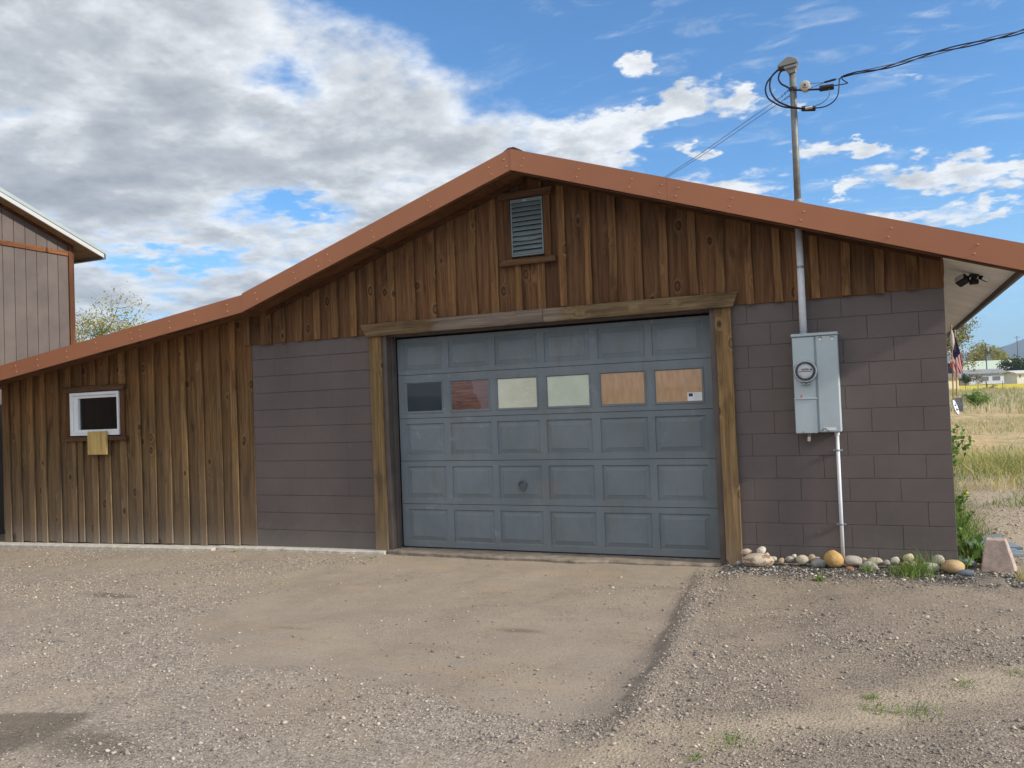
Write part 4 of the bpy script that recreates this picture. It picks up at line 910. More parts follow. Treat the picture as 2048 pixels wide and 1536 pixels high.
# ------------------------------------------------------------------ stones along the wall foot
def stone_mat():
    m_, q, b = newmat('fieldstone'); oi = q.add('ShaderNodeObjectInfo'); tc = q.add('ShaderNodeTexCoord'); ge = q.add('ShaderNodeNewGeometry'); P = ge.outputs['Position']
    base = oi.outputs['Color']; n = q.noise(P, 14, 6, .65, .4); n2 = q.noise(P, 60, 4, .7)
    c = q.mix(1., base, q.ramp(n, [(.25, (.66, .64, .62)), (.5, (1, 1, 1)), (.75, (1.22, 1.2, 1.16))]), 'MULTIPLY')
    c = q.mix(q.math('MULTIPLY', q.ss(n2, .6, .75), .45), c, q.mix(1., c, (.45, .42, .4), 'MULTIPLY'))
    rust = q.math('MULTIPLY', q.ss(q.noise(q.vmath('MULTIPLY', P, (9, 9, 26)), 1., 4, .6), .50, .58), .8); c = q.mix(q.math('MULTIPLY', rust, oi.outputs['Alpha']), c, (.19, .085, .04))
    lowp = q.sep(q.add('ShaderNodeTexCoord').outputs['Generated'])[2]; c = q.mix(q.ss(q.math('ADD', lowp, q.math('MULTIPLY', q.math('SUBTRACT', n, .5), .5)), .34, .08, 0., .75), c, (.22, .185, .15))      # mud on the lower part
    setb(q, b, c, .8, q.bump(q.math('ADD', n2, q.math('MULTIPLY', n, .8)), .8, .008), spec=.3); return m_
M['stone'] = stone_mat()
ico = bmesh.new(); bmesh.ops.create_icosphere(ico, subdivisions=3, radius=1.); ICO_V = np.array([v.co[:] for v in ico.verts]); ICO_F = [[v.index for v in f.verts] for f in ico.faces]; ico.free()
def stone(x0, y0, x1, y1, y, col, label, dep=None, tilt=0., rough=.30, flat=1., rusty=0., boxy=0., sink=.12):
    """bounding box measured in the photograph, at wall distance y"""
    a, b = PY(x0, (y0 + y1) / 2, y), PY(x1, (y0 + y1) / 2, y); w = abs(b[0] - a[0]); tp, bt = PY((x0 + x1) / 2, y0, y), PY((x0 + x1) / 2, y1, y); h = tp[2] - bt[2]
    s0 = random.random() * 50; V = ICO_V.copy()
    if boxy: V = np.sign(V) * np.abs(V) ** (1 - boxy); V /= np.maximum(1, np.linalg.norm(V, axis=1, keepdims=True) * .92)
    nse = fbm(V[:, 0] * 1.1 + s0, V[:, 1] * 1.1 + V[:, 2] * .9 + s0, 4) - .47; nse = nse - .12 * np.abs(fbm(V[:, 0] * 1.7 - s0, V[:, 2] * 1.7 + V[:, 1] + s0, 2) - .4); nse = nse + .10 * (np.round(fbm(V[:, 0] * 2.3 + s0, V[:, 1] * 2.3 - V[:, 2] * 2 + s0, 2) * 7) / 7 - .45); V = V * (1 + rough * 2.2 * nse)[:, None]
    V[:, 2] += .25 * rough * np.sin(V[:, 0] * 2 + s0)
    ct, sn = math.cos(tilt), math.sin(tilt); V = np.stack([V[:, 0] * ct - V[:, 2] * sn, V[:, 1], V[:, 0] * sn + V[:, 2] * ct], 1)
    V /= np.abs(V).max(0); d_ = dep or (w * .42 + h * .35)
    V = V * np.array([w / 2, d_ / 2, h / 2])
    c = np.array([(a[0] + b[0]) / 2, y, (tp[2] + bt[2]) / 2])
    o = link('stone', mesh('stone', V, ICO_F, True), M['stone'], None, tuple(c)); o.color = (*col, rusty)
    return tag(o, label, 'stone', 'stones along the foot of the block wall')
bg_, tan_, gry, whi = (.46, .40, .31), (.43, .33, .22), (.33, .315, .285), (.56, .53, .45)
SL_ = [
 ((1484, 1106, 1549, 1136), -.17, (.50, .43, .335), 'largest flat beige boulder with brown top patches beside right door post', dict(dep=.24, rusty=1., rough=.12)),
 ((1481, 1097, 1504, 1113), -.10, (.48, .40, .30), 'tan stone with dark hole wedged between door post and boulder', dict(rusty=.6)),
 ((1513, 1092, 1532, 1110), -.12, whi, 'round white stone balanced on top of the large boulder', dict()),
 ((1529, 1105, 1540, 1117), -.14, whi, 'tiny whitish stone lying on the boulder right shoulder', dict()),
 ((1536, 1112, 1555, 1124), -.15, bg_, 'thin pointed beige chip at the boulder right end', dict(rough=.3)),
 ((1556, 1115, 1569, 1129), -.15, tan_, 'small tan stone in the gap right of the boulder', dict()),
 ((1569, 1111, 1588, 1126), -.13, gry, 'small oval greyish stone left of the speckled egg-shaped stone', dict()),
 ((1583, 1107, 1594, 1118), -.09, whi, 'tiny pale stone wedged behind the oval grey one', dict()),
 ((1592, 1107, 1618, 1131), -.16, (.45, .40, .30), 'speckled beige egg-shaped stone left of the golden stone', dict(tilt=-.5)),
 ((1615, 1108, 1632, 1126), -.12, (.40, .34, .24), 'olive-tan stone between egg-shaped stone and golden stone', dict()),
 ((1629, 1112, 1640, 1122), -.08, bg_, 'tiny beige stone tucked against wall left of golden stone', dict()),
 ((1622, 1116, 1656, 1138), -.19, (.30, .29, .275), 'flat dark grey stone leaning at foot of golden stone', dict(tilt=.3)),
 ((1646, 1100, 1688, 1138), -.17, (.50, .32, .125), 'round golden-yellow rock, the brightest, beside the white conduit', dict(rough=.2, dep=.2)),
 ((1687, 1111, 1725, 1133), -.14, (.40, .365, .31), 'blocky pale grey stone just right of the white conduit', dict(boxy=.45, rough=.12)),
 ((1689, 1132, 1711, 1146), -.23, (.27, .13, .075), 'rust-red stone half buried in the gravel', dict(rough=.24)),
 ((1723, 1115, 1735, 1126), -.10, tan_, 'tiny tan stone after the blocky grey one', dict()),
 ((1733, 1115, 1768, 1134), -.11, (.41, .37, .29), 'long low grey-beige stone behind the green-grey one', dict(boxy=.3)),
 ((1722, 1122, 1756, 1146), -.22, (.36, .345, .295), 'rounded green-grey stone in front with small grass at its side', dict()),
 ((1766, 1119, 1783, 1133), -.15, gry, 'small grey stone left of the pointed cream stone', dict()),
 ((1781, 1113, 1800, 1130), -.14, whi, 'pointed cream-white stone near the grass clump', dict(tilt=.6, rough=.25)),
 ((1794, 1114, 1806, 1127), -.10, (.15, .10, .085), 'small dark brown stone behind the grass clump', dict()),
 ((1805, 1106, 1829, 1127), -.12, (.50, .45, .29), 'yellowish stone behind the grass clump against the wall', dict()),
 ((1805, 1121, 1819, 1135), -.18, bg_, 'small beige stone left of the grass clump base', dict()),
 ((1816, 1122, 1834, 1140), -.20, (.48, .42, .31), 'beige stone half hidden within the grass clump', dict()),
 ((1841, 1122, 1881, 1146), -.20, (.48, .465, .40), 'big whitish mottled stone right of the grass clump', dict(tilt=-.2)),
 ((1863, 1109, 1890, 1133), -.12, (.37, .345, .28), 'smooth grey-olive egg stone by wall corner', dict(tilt=-.4, rough=.06)),
 ((1882, 1119, 1931, 1148), -.22, (.47, .325, .175), 'large smooth orange-tan oval stone at wall corner', dict(rough=.07, tilt=.12, dep=.2)),
 ((1919, 1116, 1953, 1134), .02, (.20, .225, .235), 'wavy slate-grey stone behind concrete pier left side', dict(rough=.3)),
 ((1914, 1139, 1950, 1153), -.45, (.13, .155, .185), 'flat blue slate stone in front of concrete pier', dict(tilt=.22, rough=.1)),
 ((1471, 1121, 1482, 1131), -.16, (.42, .44, .43), 'tiny pale blue-grey pebble at base of right door post', dict())]
for bx, y, col, lab, kw in SL_: stone(*bx, y, col, lab, **kw)
# pier
PR = thing('concrete_pier', 'tapered pinkish concrete pier block standing at garage corner', 'concrete block', tuple(PZ(2000, 1147, -.075) + np.array([-.01, .13, 0])))
M['pier'] = simple('pier_concrete', (.44, .34, .285), .92, var=.22, scale=16, bump=.9, bscale=90)
def frust(x0, x1, y0, y1, z0, X0, X1, Y0, Y1, z1, n=5):
    m_ = MB(); v = []
    for i in range(n):
        u = i / (n - 1); j = lambda: random.uniform(-.003, .003)
        v += [(x0 + (X0 - x0) * u + j(), y0 + (Y0 - y0) * u + j(), z0 + (z1 - z0) * u), (x1 + (X1 - x1) * u + j(), y0 + (Y0 - y0) * u + j(), z0 + (z1 - z0) * u), (x1 + (X1 - x1) * u + j(), y1 + (Y1 - y1) * u + j(), z0 + (z1 - z0) * u), (x0 + (X0 - x0) * u + j(), y1 + (Y1 - y1) * u + j(), z0 + (z1 - z0) * u)]
    f = [(3, 2, 1, 0), tuple(4 * n - 4 + k for k in range(4))] + [(4 * i + k, 4 * i + (k + 1) % 4, 4 * i + 4 + (k + 1) % 4, 4 * i + 4 + k) for i in range(n - 1) for k in range(4)]
    return m_.addm(v, f)
frust(-.118, .168, -.12, .14, -.08, -.066, .078, -.055, .075, .262).build('block', M['pier'], PR, bevel=.008)
MB().tube([(-.018, 0, .262), (-.014, 0, .272), (.012, .004, .274), (.022, .004, .268)], .0035, 6).build('anchor_loop', M['steel'], PR)
PR.rotation_euler = (0, 0, R(-9))
M['sheet'] = simple('slate_blue_board', (.235, .275, .305), .55, var=.12, scale=8)
sh = [((1922, 1078), (2002, 1067), (2016, 1083), (1940, 1093), 'slate-blue board lying furthest back behind the concrete pier'),
      ((1985, 1083), (2018, 1083), (2047, 1094), (1990, 1092), 'slate-blue board in the middle of the pile behind the pier'),
      ((1960, 1094), (2030, 1096), (2054, 1107), (1965, 1107), 'slate-blue board nearest the front edge behind the pier')]
for k, (*q, lab) in enumerate(sh):
    P4 = [PZ(x, y, .035 + .004 * (k % 2)) for x, y in q]; c_ = sum(P4) / 4
    o = MB().prism([(p[0] - c_[0], p[1] - c_[1]) for p in P4], 2, -.028, .0).build('flat_board', M['sheet'], bevel=.004); o.location = tuple(c_); tag(o, lab, 'board', 'slate-blue boards on the ground')

# ------------------------------------------------------------------ gravel
def gravel_mat():
    m_, q, b = newmat('gravel_stones'); ge = q.add('ShaderNodeNewGeometry'); r_ = ge.outputs['Random Per Island']
    c = q.ramp(r_, [(0., (.12, .11, .105)), (.16, (.20, .18, .165)), (.34, (.29, .25, .215)), (.60, (.37, .315, .26)), (.80, (.43, .375, .31)), (.95, (.49, .43, .355)), (.99, (.60, .55, .47)), (1., (.36, .24, .16))])
    setb(q, b, c, .85, spec=.25); return m_
def leafmat_lite(name, stops):
    m_, q, b = newmat(name); ge = q.add('ShaderNodeNewGeometry'); setb(q, b, q.ramp(ge.outputs['Random Per Island'], stops), .8, spec=.25); return m_
def pebbles(name, n, dens, size, mat, box, seed):
    rg = np.random.default_rng(seed); got = []
    tot = 0
    while tot < n:
        x = rg.uniform(box[0], box[1], n * 2); y = rg.uniform(box[2], box[3], n * 2)
        D = (x - CAM[0]) * fw[0] + (y - CAM[1]) * fw[1]
        ok = (rg.random(n * 2) < dens(x, y, D)); ok &= ~((y > -.055) & (x < .02) & (x > -12.1)); ok &= ~((x < .3) & (x > -.1) & (y > -.55) & (y < -.25) & (x > .09))
        got.append(np.stack([x[ok], y[ok]], 1)); tot += ok.sum()
    p = np.concatenate(got)[:n]; x, y = p[:, 0], p[:, 1]
    s = np.exp(rg.normal(math.log(size[0]), size[1], n)); s = np.clip(s, .003, size[2])
    base = np.array([(1, 0, 0), (-1, 0, 0), (0, 1, 0), (0, -1, 0), (0, 0, 1.), (0, 0, -1), (.62, .62, .45), (-.62, .62, .45), (-.62, -.62, .45), (.62, -.62, .45)]) * .5
    tri = np.array([(0, 6, 9), (6, 0, 2), (2, 7, 6), (7, 2, 1), (1, 8, 7), (8, 1, 3), (3, 9, 8), (9, 3, 0), (4, 6, 7), (4, 7, 8), (4, 8, 9), (4, 9, 6), (0, 5, 2), (2, 5, 1), (1, 5, 3), (3, 5, 0)])
    k = len(base); V = base[None] * rg.uniform(.7, 1.25, (n, k, 1)); V = V * np.stack([rg.uniform(.8, 1.4, n), rg.uniform(.7, 1.1, n), rg.uniform(.45, .85, n)], 1)[:, None, :]
    a = rg.uniform(0, 6.28, n); c_, s_ = np.cos(a), np.sin(a); tl = rg.normal(0, .25, n)
    X = V[..., 0] * c_[:, None] - V[..., 1] * s_[:, None]; Y = V[..., 0] * s_[:, None] + V[..., 1] * c_[:, None]; Z = V[..., 2] + X * tl[:, None]
    z = ground_z(x, y); 
    P = np.stack([X * s[:, None] + x[:, None], Y * s[:, None] + y[:, None], (Z + .12) * s[:, None] + z[:, None]], 2).reshape(-1, 3)
    F = (tri[None] + (np.arange(n) * k)[:, None, None]).reshape(-1, 3)
    o = link(name, fastmesh(name, P, tris=F), mat); o['kind'] = 'stuff'; return o
M['gravel'] = gravel_mat()
def dens_yard(x, y, D):
    pch = patch(x, y); cl = fbm(x * .8, y * .8, 3); inf = (np.abs((x - CAM[0]) * rt[0] + (y - CAM[1]) * rt[1]) < D * .70 + .4) & (D > 2.6) & (y < 0.)
    ridge = np.exp(-(((x + 2.06) - (.34 / 3.14) * (-(y + .68)) - .12) / .16) ** 2) * (y > -4.3)
    sandy = sand(x, y)
    d_ = (.10 + .90 * sst(cl, .40, .60)) * (1 - .84 * pch) * np.interp(x, [-4, -1.8], [.55, 1.]) + .4 * ridge
    d_ = d_ * (1 - .75 * np.clip(np.exp(-(((x + 4.75) / .55) ** 2 + ((y + 4.85) / .3) ** 2)) * 1.5, 0, 1))
    return inf * np.clip(d_, 0, 1) * (1 - .65 * sandy) * np.clip(7.5 / D, .35, 1.)
pebbles('gravel', 46000, dens_yard, (.0080, .48, .036), M['gravel'], (-14, 1.2, -5.4, 0.), 3)
pebbles('gravel', 26000, lambda x, y, D: np.clip(dens_yard(x, y, D) * 1.6 + .12, 0, 1) * (D < 6.5), (.0048, .35, .011), M['gravel'], (-8, .6, -5.4, 0.), 4)
def dens_wall(x, y, D): return np.exp(-((y + .30) / .25) ** 2) * (y < -.06) * (x > -1.95) * .9
M['darkgravel'] = leafmat_lite('dark_gravel', [(0., (.05, .048, .05)), (.5, (.11, .105, .10)), (.72, (.22, .20, .18)), (.86, (.40, .37, .32)), (1., (.62, .58, .50))])
pebbles('gravel', 5200, dens_wall, (.0125, .42, .034), M['darkgravel'], (-1.9, .6, -.95, -.05), 5)
def dens_side(x, y, D): return (.25 + .75 * sst(fbm(x * 1.3, y * 1.3, 3), .38, .55)) * np.clip(1.3 - y / 8, .1, 1) * (x > .08 + .0 * y)
pebbles('gravel', 9000, dens_side, (.014, .45, .05), simple('pale_side_gravel', (.44, .36, .27), .9, var=.35, scale=45), (.05, 3.2, -.3, 8.), 6)

# ------------------------------------------------------------------ plants
def leafmat(name, stops, trans=.25):
    m_, q, b = newmat(name); ge = q.add('ShaderNodeNewGeometry'); c = q.ramp(ge.outputs['Random Per Island'], stops)
    setb(q, b, c, .6, spec=.2)
    tr = q.add('ShaderNodeBsdfTranslucent'); q.put(tr.inputs[0], c); mx = q.add('ShaderNodeMixShader'); mx.inputs[0].default_value = trans
    o = q.n['Material Output']; q.l.new(b.outputs[0], mx.inputs[1]); q.l.new(tr.outputs[0], mx.inputs[2]); q.l.new(mx.outputs[0], o.inputs[0]); return m_
M['grass'] = leafmat('green_grass', [(0, (.09, .16, .025)), (.5, (.16, .26, .045)), (.85, (.24, .32, .07)), (1, (.38, .36, .13))])
M['dry'] = leafmat('dry_grass', [(0, (.42, .34, .10)), (.4, (.62, .53, .20)), (.75, (.72, .62, .32)), (.9, (.36, .38, .10)), (1, (.58, .36, .16))])
M['drygreen'] = leafmat('field_grass', [(0, (.24, .25, .10)), (.4, (.42, .38, .19)), (.8, (.54, .47, .27)), (1, (.22, .27, .10))])
M['weed'] = leafmat('weed_leaves', [(0, (.09, .17, .03)), (.5, (.17, .29, .06)), (1, (.28, .40, .11))], .4)
M['yellow'] = simple('yellow_petals', (.75, .60, .04), .6)
M['lf_yg'] = leafmat('yellow_green_leaves', [(0, (.16, .19, .035)), (.45, (.32, .33, .08)), (.8, (.50, .42, .10)), (1, (.56, .37, .11))], .4)
M['lf_mix'] = leafmat('autumn_mixed_leaves', [(0, (.10, .12, .03)), (.4, (.22, .23, .06)), (.75, (.36, .30, .10)), (1, (.30, .18, .08))], .3)
M['lf_dk'] = leafmat('dark_leaves', [(0, (.018, .035, .010)), (.6, (.045, .075, .02)), (1, (.12, .15, .05))], .2)
M['lf_br'] = leafmat('grey_shrub_leaves', [(0, (.08, .07, .045)), (.6, (.16, .135, .08)), (1, (.20, .19, .09))], .2)
M['bark'] = simple('bark', (.12, .095, .07), .9, var=.3, scale=9, bump=.6, bscale=25)
def blades(name, pts, hgt, wid, lean, mat, seed, parent=None, origin=(0, 0, 0), segs=2):
    """one curved tapering blade per point (x,y,z)"""
    rg = np.random.default_rng(seed); pts = np.asarray(pts, float) - np.array(origin); n = len(pts)
    h = hgt * np.exp(rg.normal(0, .35, n)); w = wid * rg.uniform(.6, 1.3, n); a = rg.uniform(0, 6.28, n); ln = lean * rg.uniform(.1, 1.3, n) * h
    dx, dy = np.cos(a), np.sin(a); b = rg.uniform(0, 6.28, n); sx, sy = np.cos(b), np.sin(b); lv = [0, .45, .8, 1.]; ww = [1, .8, .45]
    V = []
    for u, k in zip(lv[:3], ww):
        c = pts + np.stack([dx * ln * u ** 1.8, dy * ln * u ** 1.8, h * u * (1 - .12 * u)], 1); s_ = np.stack([sx * w * k / 2, sy * w * k / 2, 0 * w], 1); V += [c - s_, c + s_]
    V.append(pts + np.stack([dx * ln, dy * ln, h * .86], 1)); V = np.stack(V, 1).reshape(-1, 3)
    tri = np.array([(0, 1, 3), (0, 3, 2), (2, 3, 5), (2, 5, 4), (4, 5, 6)]); F = (tri[None] + (np.arange(n) * 7)[:, None, None]).reshape(-1, 3)
    return link(name, fastmesh(name, V, tris=F), mat, parent, origin if parent is None else None)
def clump_pts(cx, cy, r_, n, seed):
    rg = np.random.default_rng(seed); x = rg.normal(cx, r_ * .5, n); y = rg.normal(cy, r_ * .5, n); return np.stack([x, y, ground_z(x, y) - .005], 1)
def leaves(c, n, spread, size, rg, up=.0, outw=0.):
    """n leaf quads scattered round points c (m,3)"""
    k = rg.integers(0, len(c), n); p = c[k] + rg.normal(0, 1, (n, 3)) * spread
    d = rg.normal(0, 1, (n, 3)); d[:, 2] += up; d /= np.linalg.norm(d, axis=1, keepdims=True); e = np.cross(d, rg.normal(0, 1, (n, 3))); e /= np.linalg.norm(e, axis=1, keepdims=True)
    s = size * rg.uniform(.6, 1.4, n)[:, None]; V = np.stack([p - d * s * .1, p + d * s * .45 + e * s * .32, p + d * s, p + d * s * .45 - e * s * .32], 1).reshape(-1, 3)
    F = np.arange(n * 4).reshape(-1, 4); return V, F
def tree(name, label, cat, base, h, cr, ch, mat, seed, n=2600, leaf=.12, limbs=9, group=None, trunk_r=None, sparse=1., lean=0., trunk_h=None, sub=5):
    rg = np.random.default_rng(seed); t_ = thing(name, label, cat, tuple(base), group); tr = trunk_r or h * .022; th = trunk_h or (h - ch)
    m_ = MB(); top = np.array([lean, lean * .4, h * .86]); pts = [np.array([0, 0, -.1]), np.array([lean * .1, 0, th * .5]), np.array([lean * .3, rg.normal(0, .02) * h, th]), top * np.array([.8, .8, .85]), top]
    m_.tube(curve(pts, 4), list(np.linspace(tr, tr * .16, 17)), 7); cl = []
    for i in range(limbs):
        u = rg.uniform(.05, .95); z0 = th * .75 + (h * .86 - th * .75) * u; a = rg.uniform(0, 6.28); prof = math.sin(math.pi * min(1, .16 + .84 * u)) ** .7
        rr = cr * prof * rg.uniform(.7, 1.05); s0 = np.array([lean * z0 / h, 0, z0]); e0 = s0 + np.array([math.cos(a) * rr, math.sin(a) * rr, ch * .22 * rg.uniform(.2, 1.)]); mid = (s0 + e0) / 2 + np.array([0, 0, -.04 * h * rg.uniform(-.4, 1)])
        br = curve([s0, mid, e0], 4); m_.tube(br, list(np.linspace(tr * .42, tr * .06, len(br))), 5, cap=False)
        for q in br[3:]: cl.append(q)
        for s_ in range(sub):
            p0 = br[rg.integers(3, len(br))]; dd = rg.normal(0, 1, 3); dd[2] = abs(dd[2]) * .8 + .1; dd /= np.linalg.norm(dd); p1 = p0 + dd * cr * rg.uniform(.18, .42)
            m_.tube([p0, (p0 + p1) / 2 + rg.normal(0, .02, 3) * cr, p1], [tr * .1, tr * .07, tr * .03], 4, cap=False); cl += [p1, (p0 * .35 + p1 * .65)]
    m_.build('trunk', M['bark'], t_, smooth=True, fixn=False)
    cl = np.array(cl); V, F = leaves(cl, n, cr * .10 * sparse, leaf, rg); link('crown', fastmesh('crown', V, quads=F), mat, t_); return t_
def at_row(x, D):
    """ground point seen in picture column x at distance D"""
    y = 790.
    p = PD(x, y, D); return np.array([p[0], p[1], float(ground_z(p[0], p[1]))])
# weeds at the wall corner and in the yard
def grass_thing(name, label, x, y, r_, n, hg, wd, lean, mat, seed, group=None, cat='grass'):
    z = float(ground_z(x, y)); o = blades(name, clump_pts(x, y, r_, n, seed), hg, wd, lean, M[mat], seed, None, (x, y, z)); return tag(o, label, cat, group)
p = PZ(1822, 1140, -.02); grass_thing('grass_clump', 'tall green grass clump growing among stones by the wall', p[0], p[1], .18, 250, .15, .0055, 1.1, 'grass', 21)
p = PZ(1637, 1155, -.05); grass_thing('weed_sprout', 'small bright green sprout in gravel below the golden stone', p[0], p[1], .03, 34, .05, .009, .8, 'grass', 22)
p = PZ(1733, 1136, -.03); grass_thing('grass_tuft', 'small grass tuft beside the green-grey stone', p[0], p[1], .05, 60, .09, .004, .7, 'grass', 23)
yard = [((1455, 1497), .10, 70, 'spreading weed tuft near the bottom edge, right of centre'), ((1740, 1408), .05, 34, 'tiny weed tuft highest-left in the right foreground group'), ((1745, 1432), .09, 50, 'tiny weed patch low left in the right foreground group'),
        ((1822, 1440), .13, 90, 'widest pale weed patch in the right foreground'), ((1925, 1378), .09, 44, 'weed sprig further right and back in foreground'), ((2030, 1358), .06, 30, 'weed sprig at the right frame edge'), ((1390, 1532), .05, 26, 'weed sprig cut by the bottom frame edge'),
        ((470, 1098), .06, 40, 'small green tuft at the footing under the plank wall'), ((742, 1108), .04, 24, 'tiny green tuft beside the left door post foot'), ((555, 1168), .04, 16, 'dry sprig alone in gravel left of the driveway')]
for k, ((x, y), r_, n, lab) in enumerate(yard):
    p = PZ(x, y, -.09 if x > 700 else -.13); wt_ = grass_thing('weed_tuft', lab, p[0], p[1], r_, n, .028, .005, 1.3, 'grass' if k != 9 else 'dry', 30 + k, 'weeds scattered over the yard', 'weed')
    if k == 3: wt_['kind'] = 'stuff'
def weed(label, x, y, h, n, seed, flower=False, broad=.05, group='green weeds along the side wall'):
    rg = np.random.default_rng(seed); z = float(ground_z(x, y)); t_ = thing('weed_plant', label, 'weed', (x, y, z), group); m_ = MB(); cl = []
    for i in range(7):
        a = rg.uniform(0, 6.28); e = np.array([math.cos(a) * h * .35, math.sin(a) * h * .35, h * rg.uniform(.6, 1)]); c = curve([np.zeros(3), e * np.array([.4, .4, .6]), e], 3); m_.tube(c, .004, 4, cap=False); cl += c[1:]
    m_.build('stems', M['weed'], t_, fixn=False); V, F = leaves(np.array(cl), n, h * .05, broad, rg, .2); link('leaves', fastmesh('leaves', V, quads=F), M['weed'], t_)
    if flower:
        V, F = leaves(np.array([c_ for c_ in cl if c_[2] > h * .75]), 40, h * .05, .022, rg, 1.); link('flowers', fastmesh('flowers', V, quads=F), M['yellow'], t_)['kind'] = 'stuff'
weed('broad-leaved weed at wall corner beside the concrete pier', .16, .30, .20, 34, 51, False, .09)
weed('low green weed next behind the broad-leaved one', .14, .85, .22, 70, 52, False, .045)
weed('bushy green weed midway along the side wall', .17, 1.7, .26, 90, 53, False, .045)
weed('green weed with yellow flowers along the side wall', .20, 2.9, .36, 150, 54, True, .04)
weed('tall dark green weed by the wall beyond the yellow flowers', .42, 7.6, .9, 420, 55, False, .08)
weed('small weed seedling at foot of the concrete pier', .045, -.10, .10, 40, 56, False, .04)
weed('dark green weed clump in dry grass at right edge', 2.1, 9.8, .6, 380, 57, False, .08, 'green weeds in the dry grass')
p = PZ(2044, 1140, 0.); grass_thing('grass_tuft', 'reddish dry tuft right of the concrete pier', p[0], p[1], .06, 70, .10, .004, .8, 'dry', 61)
rg = np.random.default_rng(77)
x = .06 + np.abs(rg.normal(0, .13, 1700)); y = rg.uniform(.15, 6.5, 1700); o = blades('side_grass', np.stack([x, y, ground_z(x, y)], 1), .20, .006, 1.1, M['grass'], 71); o['kind'] = 'stuff'
def scatter(n, x0, x1, y0, y1, thr, sc, seed, lo=0., D0=None):
    rg = np.random.default_rng(seed); x = rg.uniform(x0, x1, n * 4); y = rg.uniform(y0, y1, n * 4); ok = fbm(x * sc, y * sc, 4) > thr
    return np.stack([x[ok], y[ok], ground_z(x[ok], y[ok])], 1)[:n]
o = blades('dry_grass', scatter(9500, .25, 9, 6.0, 13.5, .43, .9, 1), .23, .007, 1.1, M['dry'], 81); o['kind'] = 'stuff'
o = blades('green_ground_cover', scatter(8000, .3, 9, 4.0, 13., .46, .6, 2), .12, .009, 1.0, M['grass'], 82); o['kind'] = 'stuff'
o = blades('green_ground_cover', scatter(5000, .3, 10, 6., 14., .50, .5, 12), .24, .009, .9, M['grass'], 92); o['kind'] = 'stuff'
o = blades('field_grass', scatter(9000, .8, 26, 13, 40, .53, .35, 4), .16, .016, 1.1, M['drygreen'], 83); o['kind'] = 'stuff'
o = blades('field_grass', scatter(16000, 1.5, 50, 36, 110, .34, .2, 5), .35, .05, .8, M['drygreen'], 84); o['kind'] = 'stuff'
x = rg.uniform(-14, -12.2, 300); y = rg.uniform(.6, 3, 300); o = blades('side_grass', np.stack([x, y, ground_z(x, y)], 1), .35, .012, .6, M['grass'], 85); o['kind'] = 'stuff'

# ------------------------------------------------------------------ beyond: trees, houses, poles, hills
tree('leafy_tree', 'sparse yellow-green tree rising behind the lean-to roof at left', 'tree', at_row(208, 34), 6.1, 2.9, 4.8, M['lf_yg'], 5, 10000, .085, 30, sub=10, sparse=.8, trunk_r=.09)
tree('leafy_tree', 'low yellow-green tree just right of the sparse one, behind lean-to roof', 'tree', at_row(262, 36), 4.9, 2.1, 3.5, M['lf_yg'], 6, 3600, .08, 16, sub=8, sparse=.9, trunk_r=.06)
tree('leafy_tree', 'sparse brownish-green tree directly behind the small flags', 'tree', at_row(1893, 75), 7.6, 2.9, 5.4, M['lf_mix'], 7, 4200, .19, 18, sub=7)
tree('leafy_tree', 'rounded yellow-green tree behind the pale barn roof', 'tree', at_row(1975, 230), 10.6, 4.6, 7., M['lf_yg'], 8, 4200, .42, 18, group='trees behind the barn')
tree('leafy_tree', 'lower yellowish tree right of the rounded one behind barn', 'tree', at_row(2008, 235), 8.4, 3.6, 5., M['lf_yg'], 9, 2000, .42, 14, group='trees behind the barn')
tree('dark_bush', 'dark leafy bush between white house and right-hand shed', 'bush', at_row(2030, 172), 5.2, 3.6, 4.4, M['lf_dk'], 10, 3800, .34, 18, sub=6, trunk_h=.9)
tree('round_bush', 'round green bush standing alone in the field', 'bush', at_row(1954, 45), .95, .62, .85, M['weed'], 11, 2200, .07, 18, sub=7, trunk_h=.15, trunk_r=.015)
tree('dark_bush', 'dark shrub at left end of the white house', 'bush', at_row(1931, 152), 2.0, 1.3, 1.8, M['lf_dk'], 12, 1200, .22, 14, trunk_h=.3)
tree('dry_bush', 'thin brownish shrub in front of the white house wall', 'bush', at_row(1953, 150), 1.9, 1.5, 1.7, M['lf_br'], 13, 500, .18, 16, sub=7, trunk_h=.3)
M['hwall'] = simple('house_white_wall', (.62, .62, .64), .7, var=.08, scale=.8); M['hroof'] = simple('house_grey_roof', (.26, .255, .26), .8, var=.2, scale=1.5)
M['barnroof'] = simple('barn_pale_roof', (.52, .60, .47), .5, var=.06, scale=.3); M['barnwall'] = simple('barn_dark_blue_wall', (.020, .028, .055), .7); M['cream'] = simple('shed_cream_wall', (.62, .56, .42), .7)
M['brownroof'] = simple('shed_brown_roof', (.20, .16, .13), .8); M['hglass'] = simple('house_window_pane', (.16, .165, .17), .25)
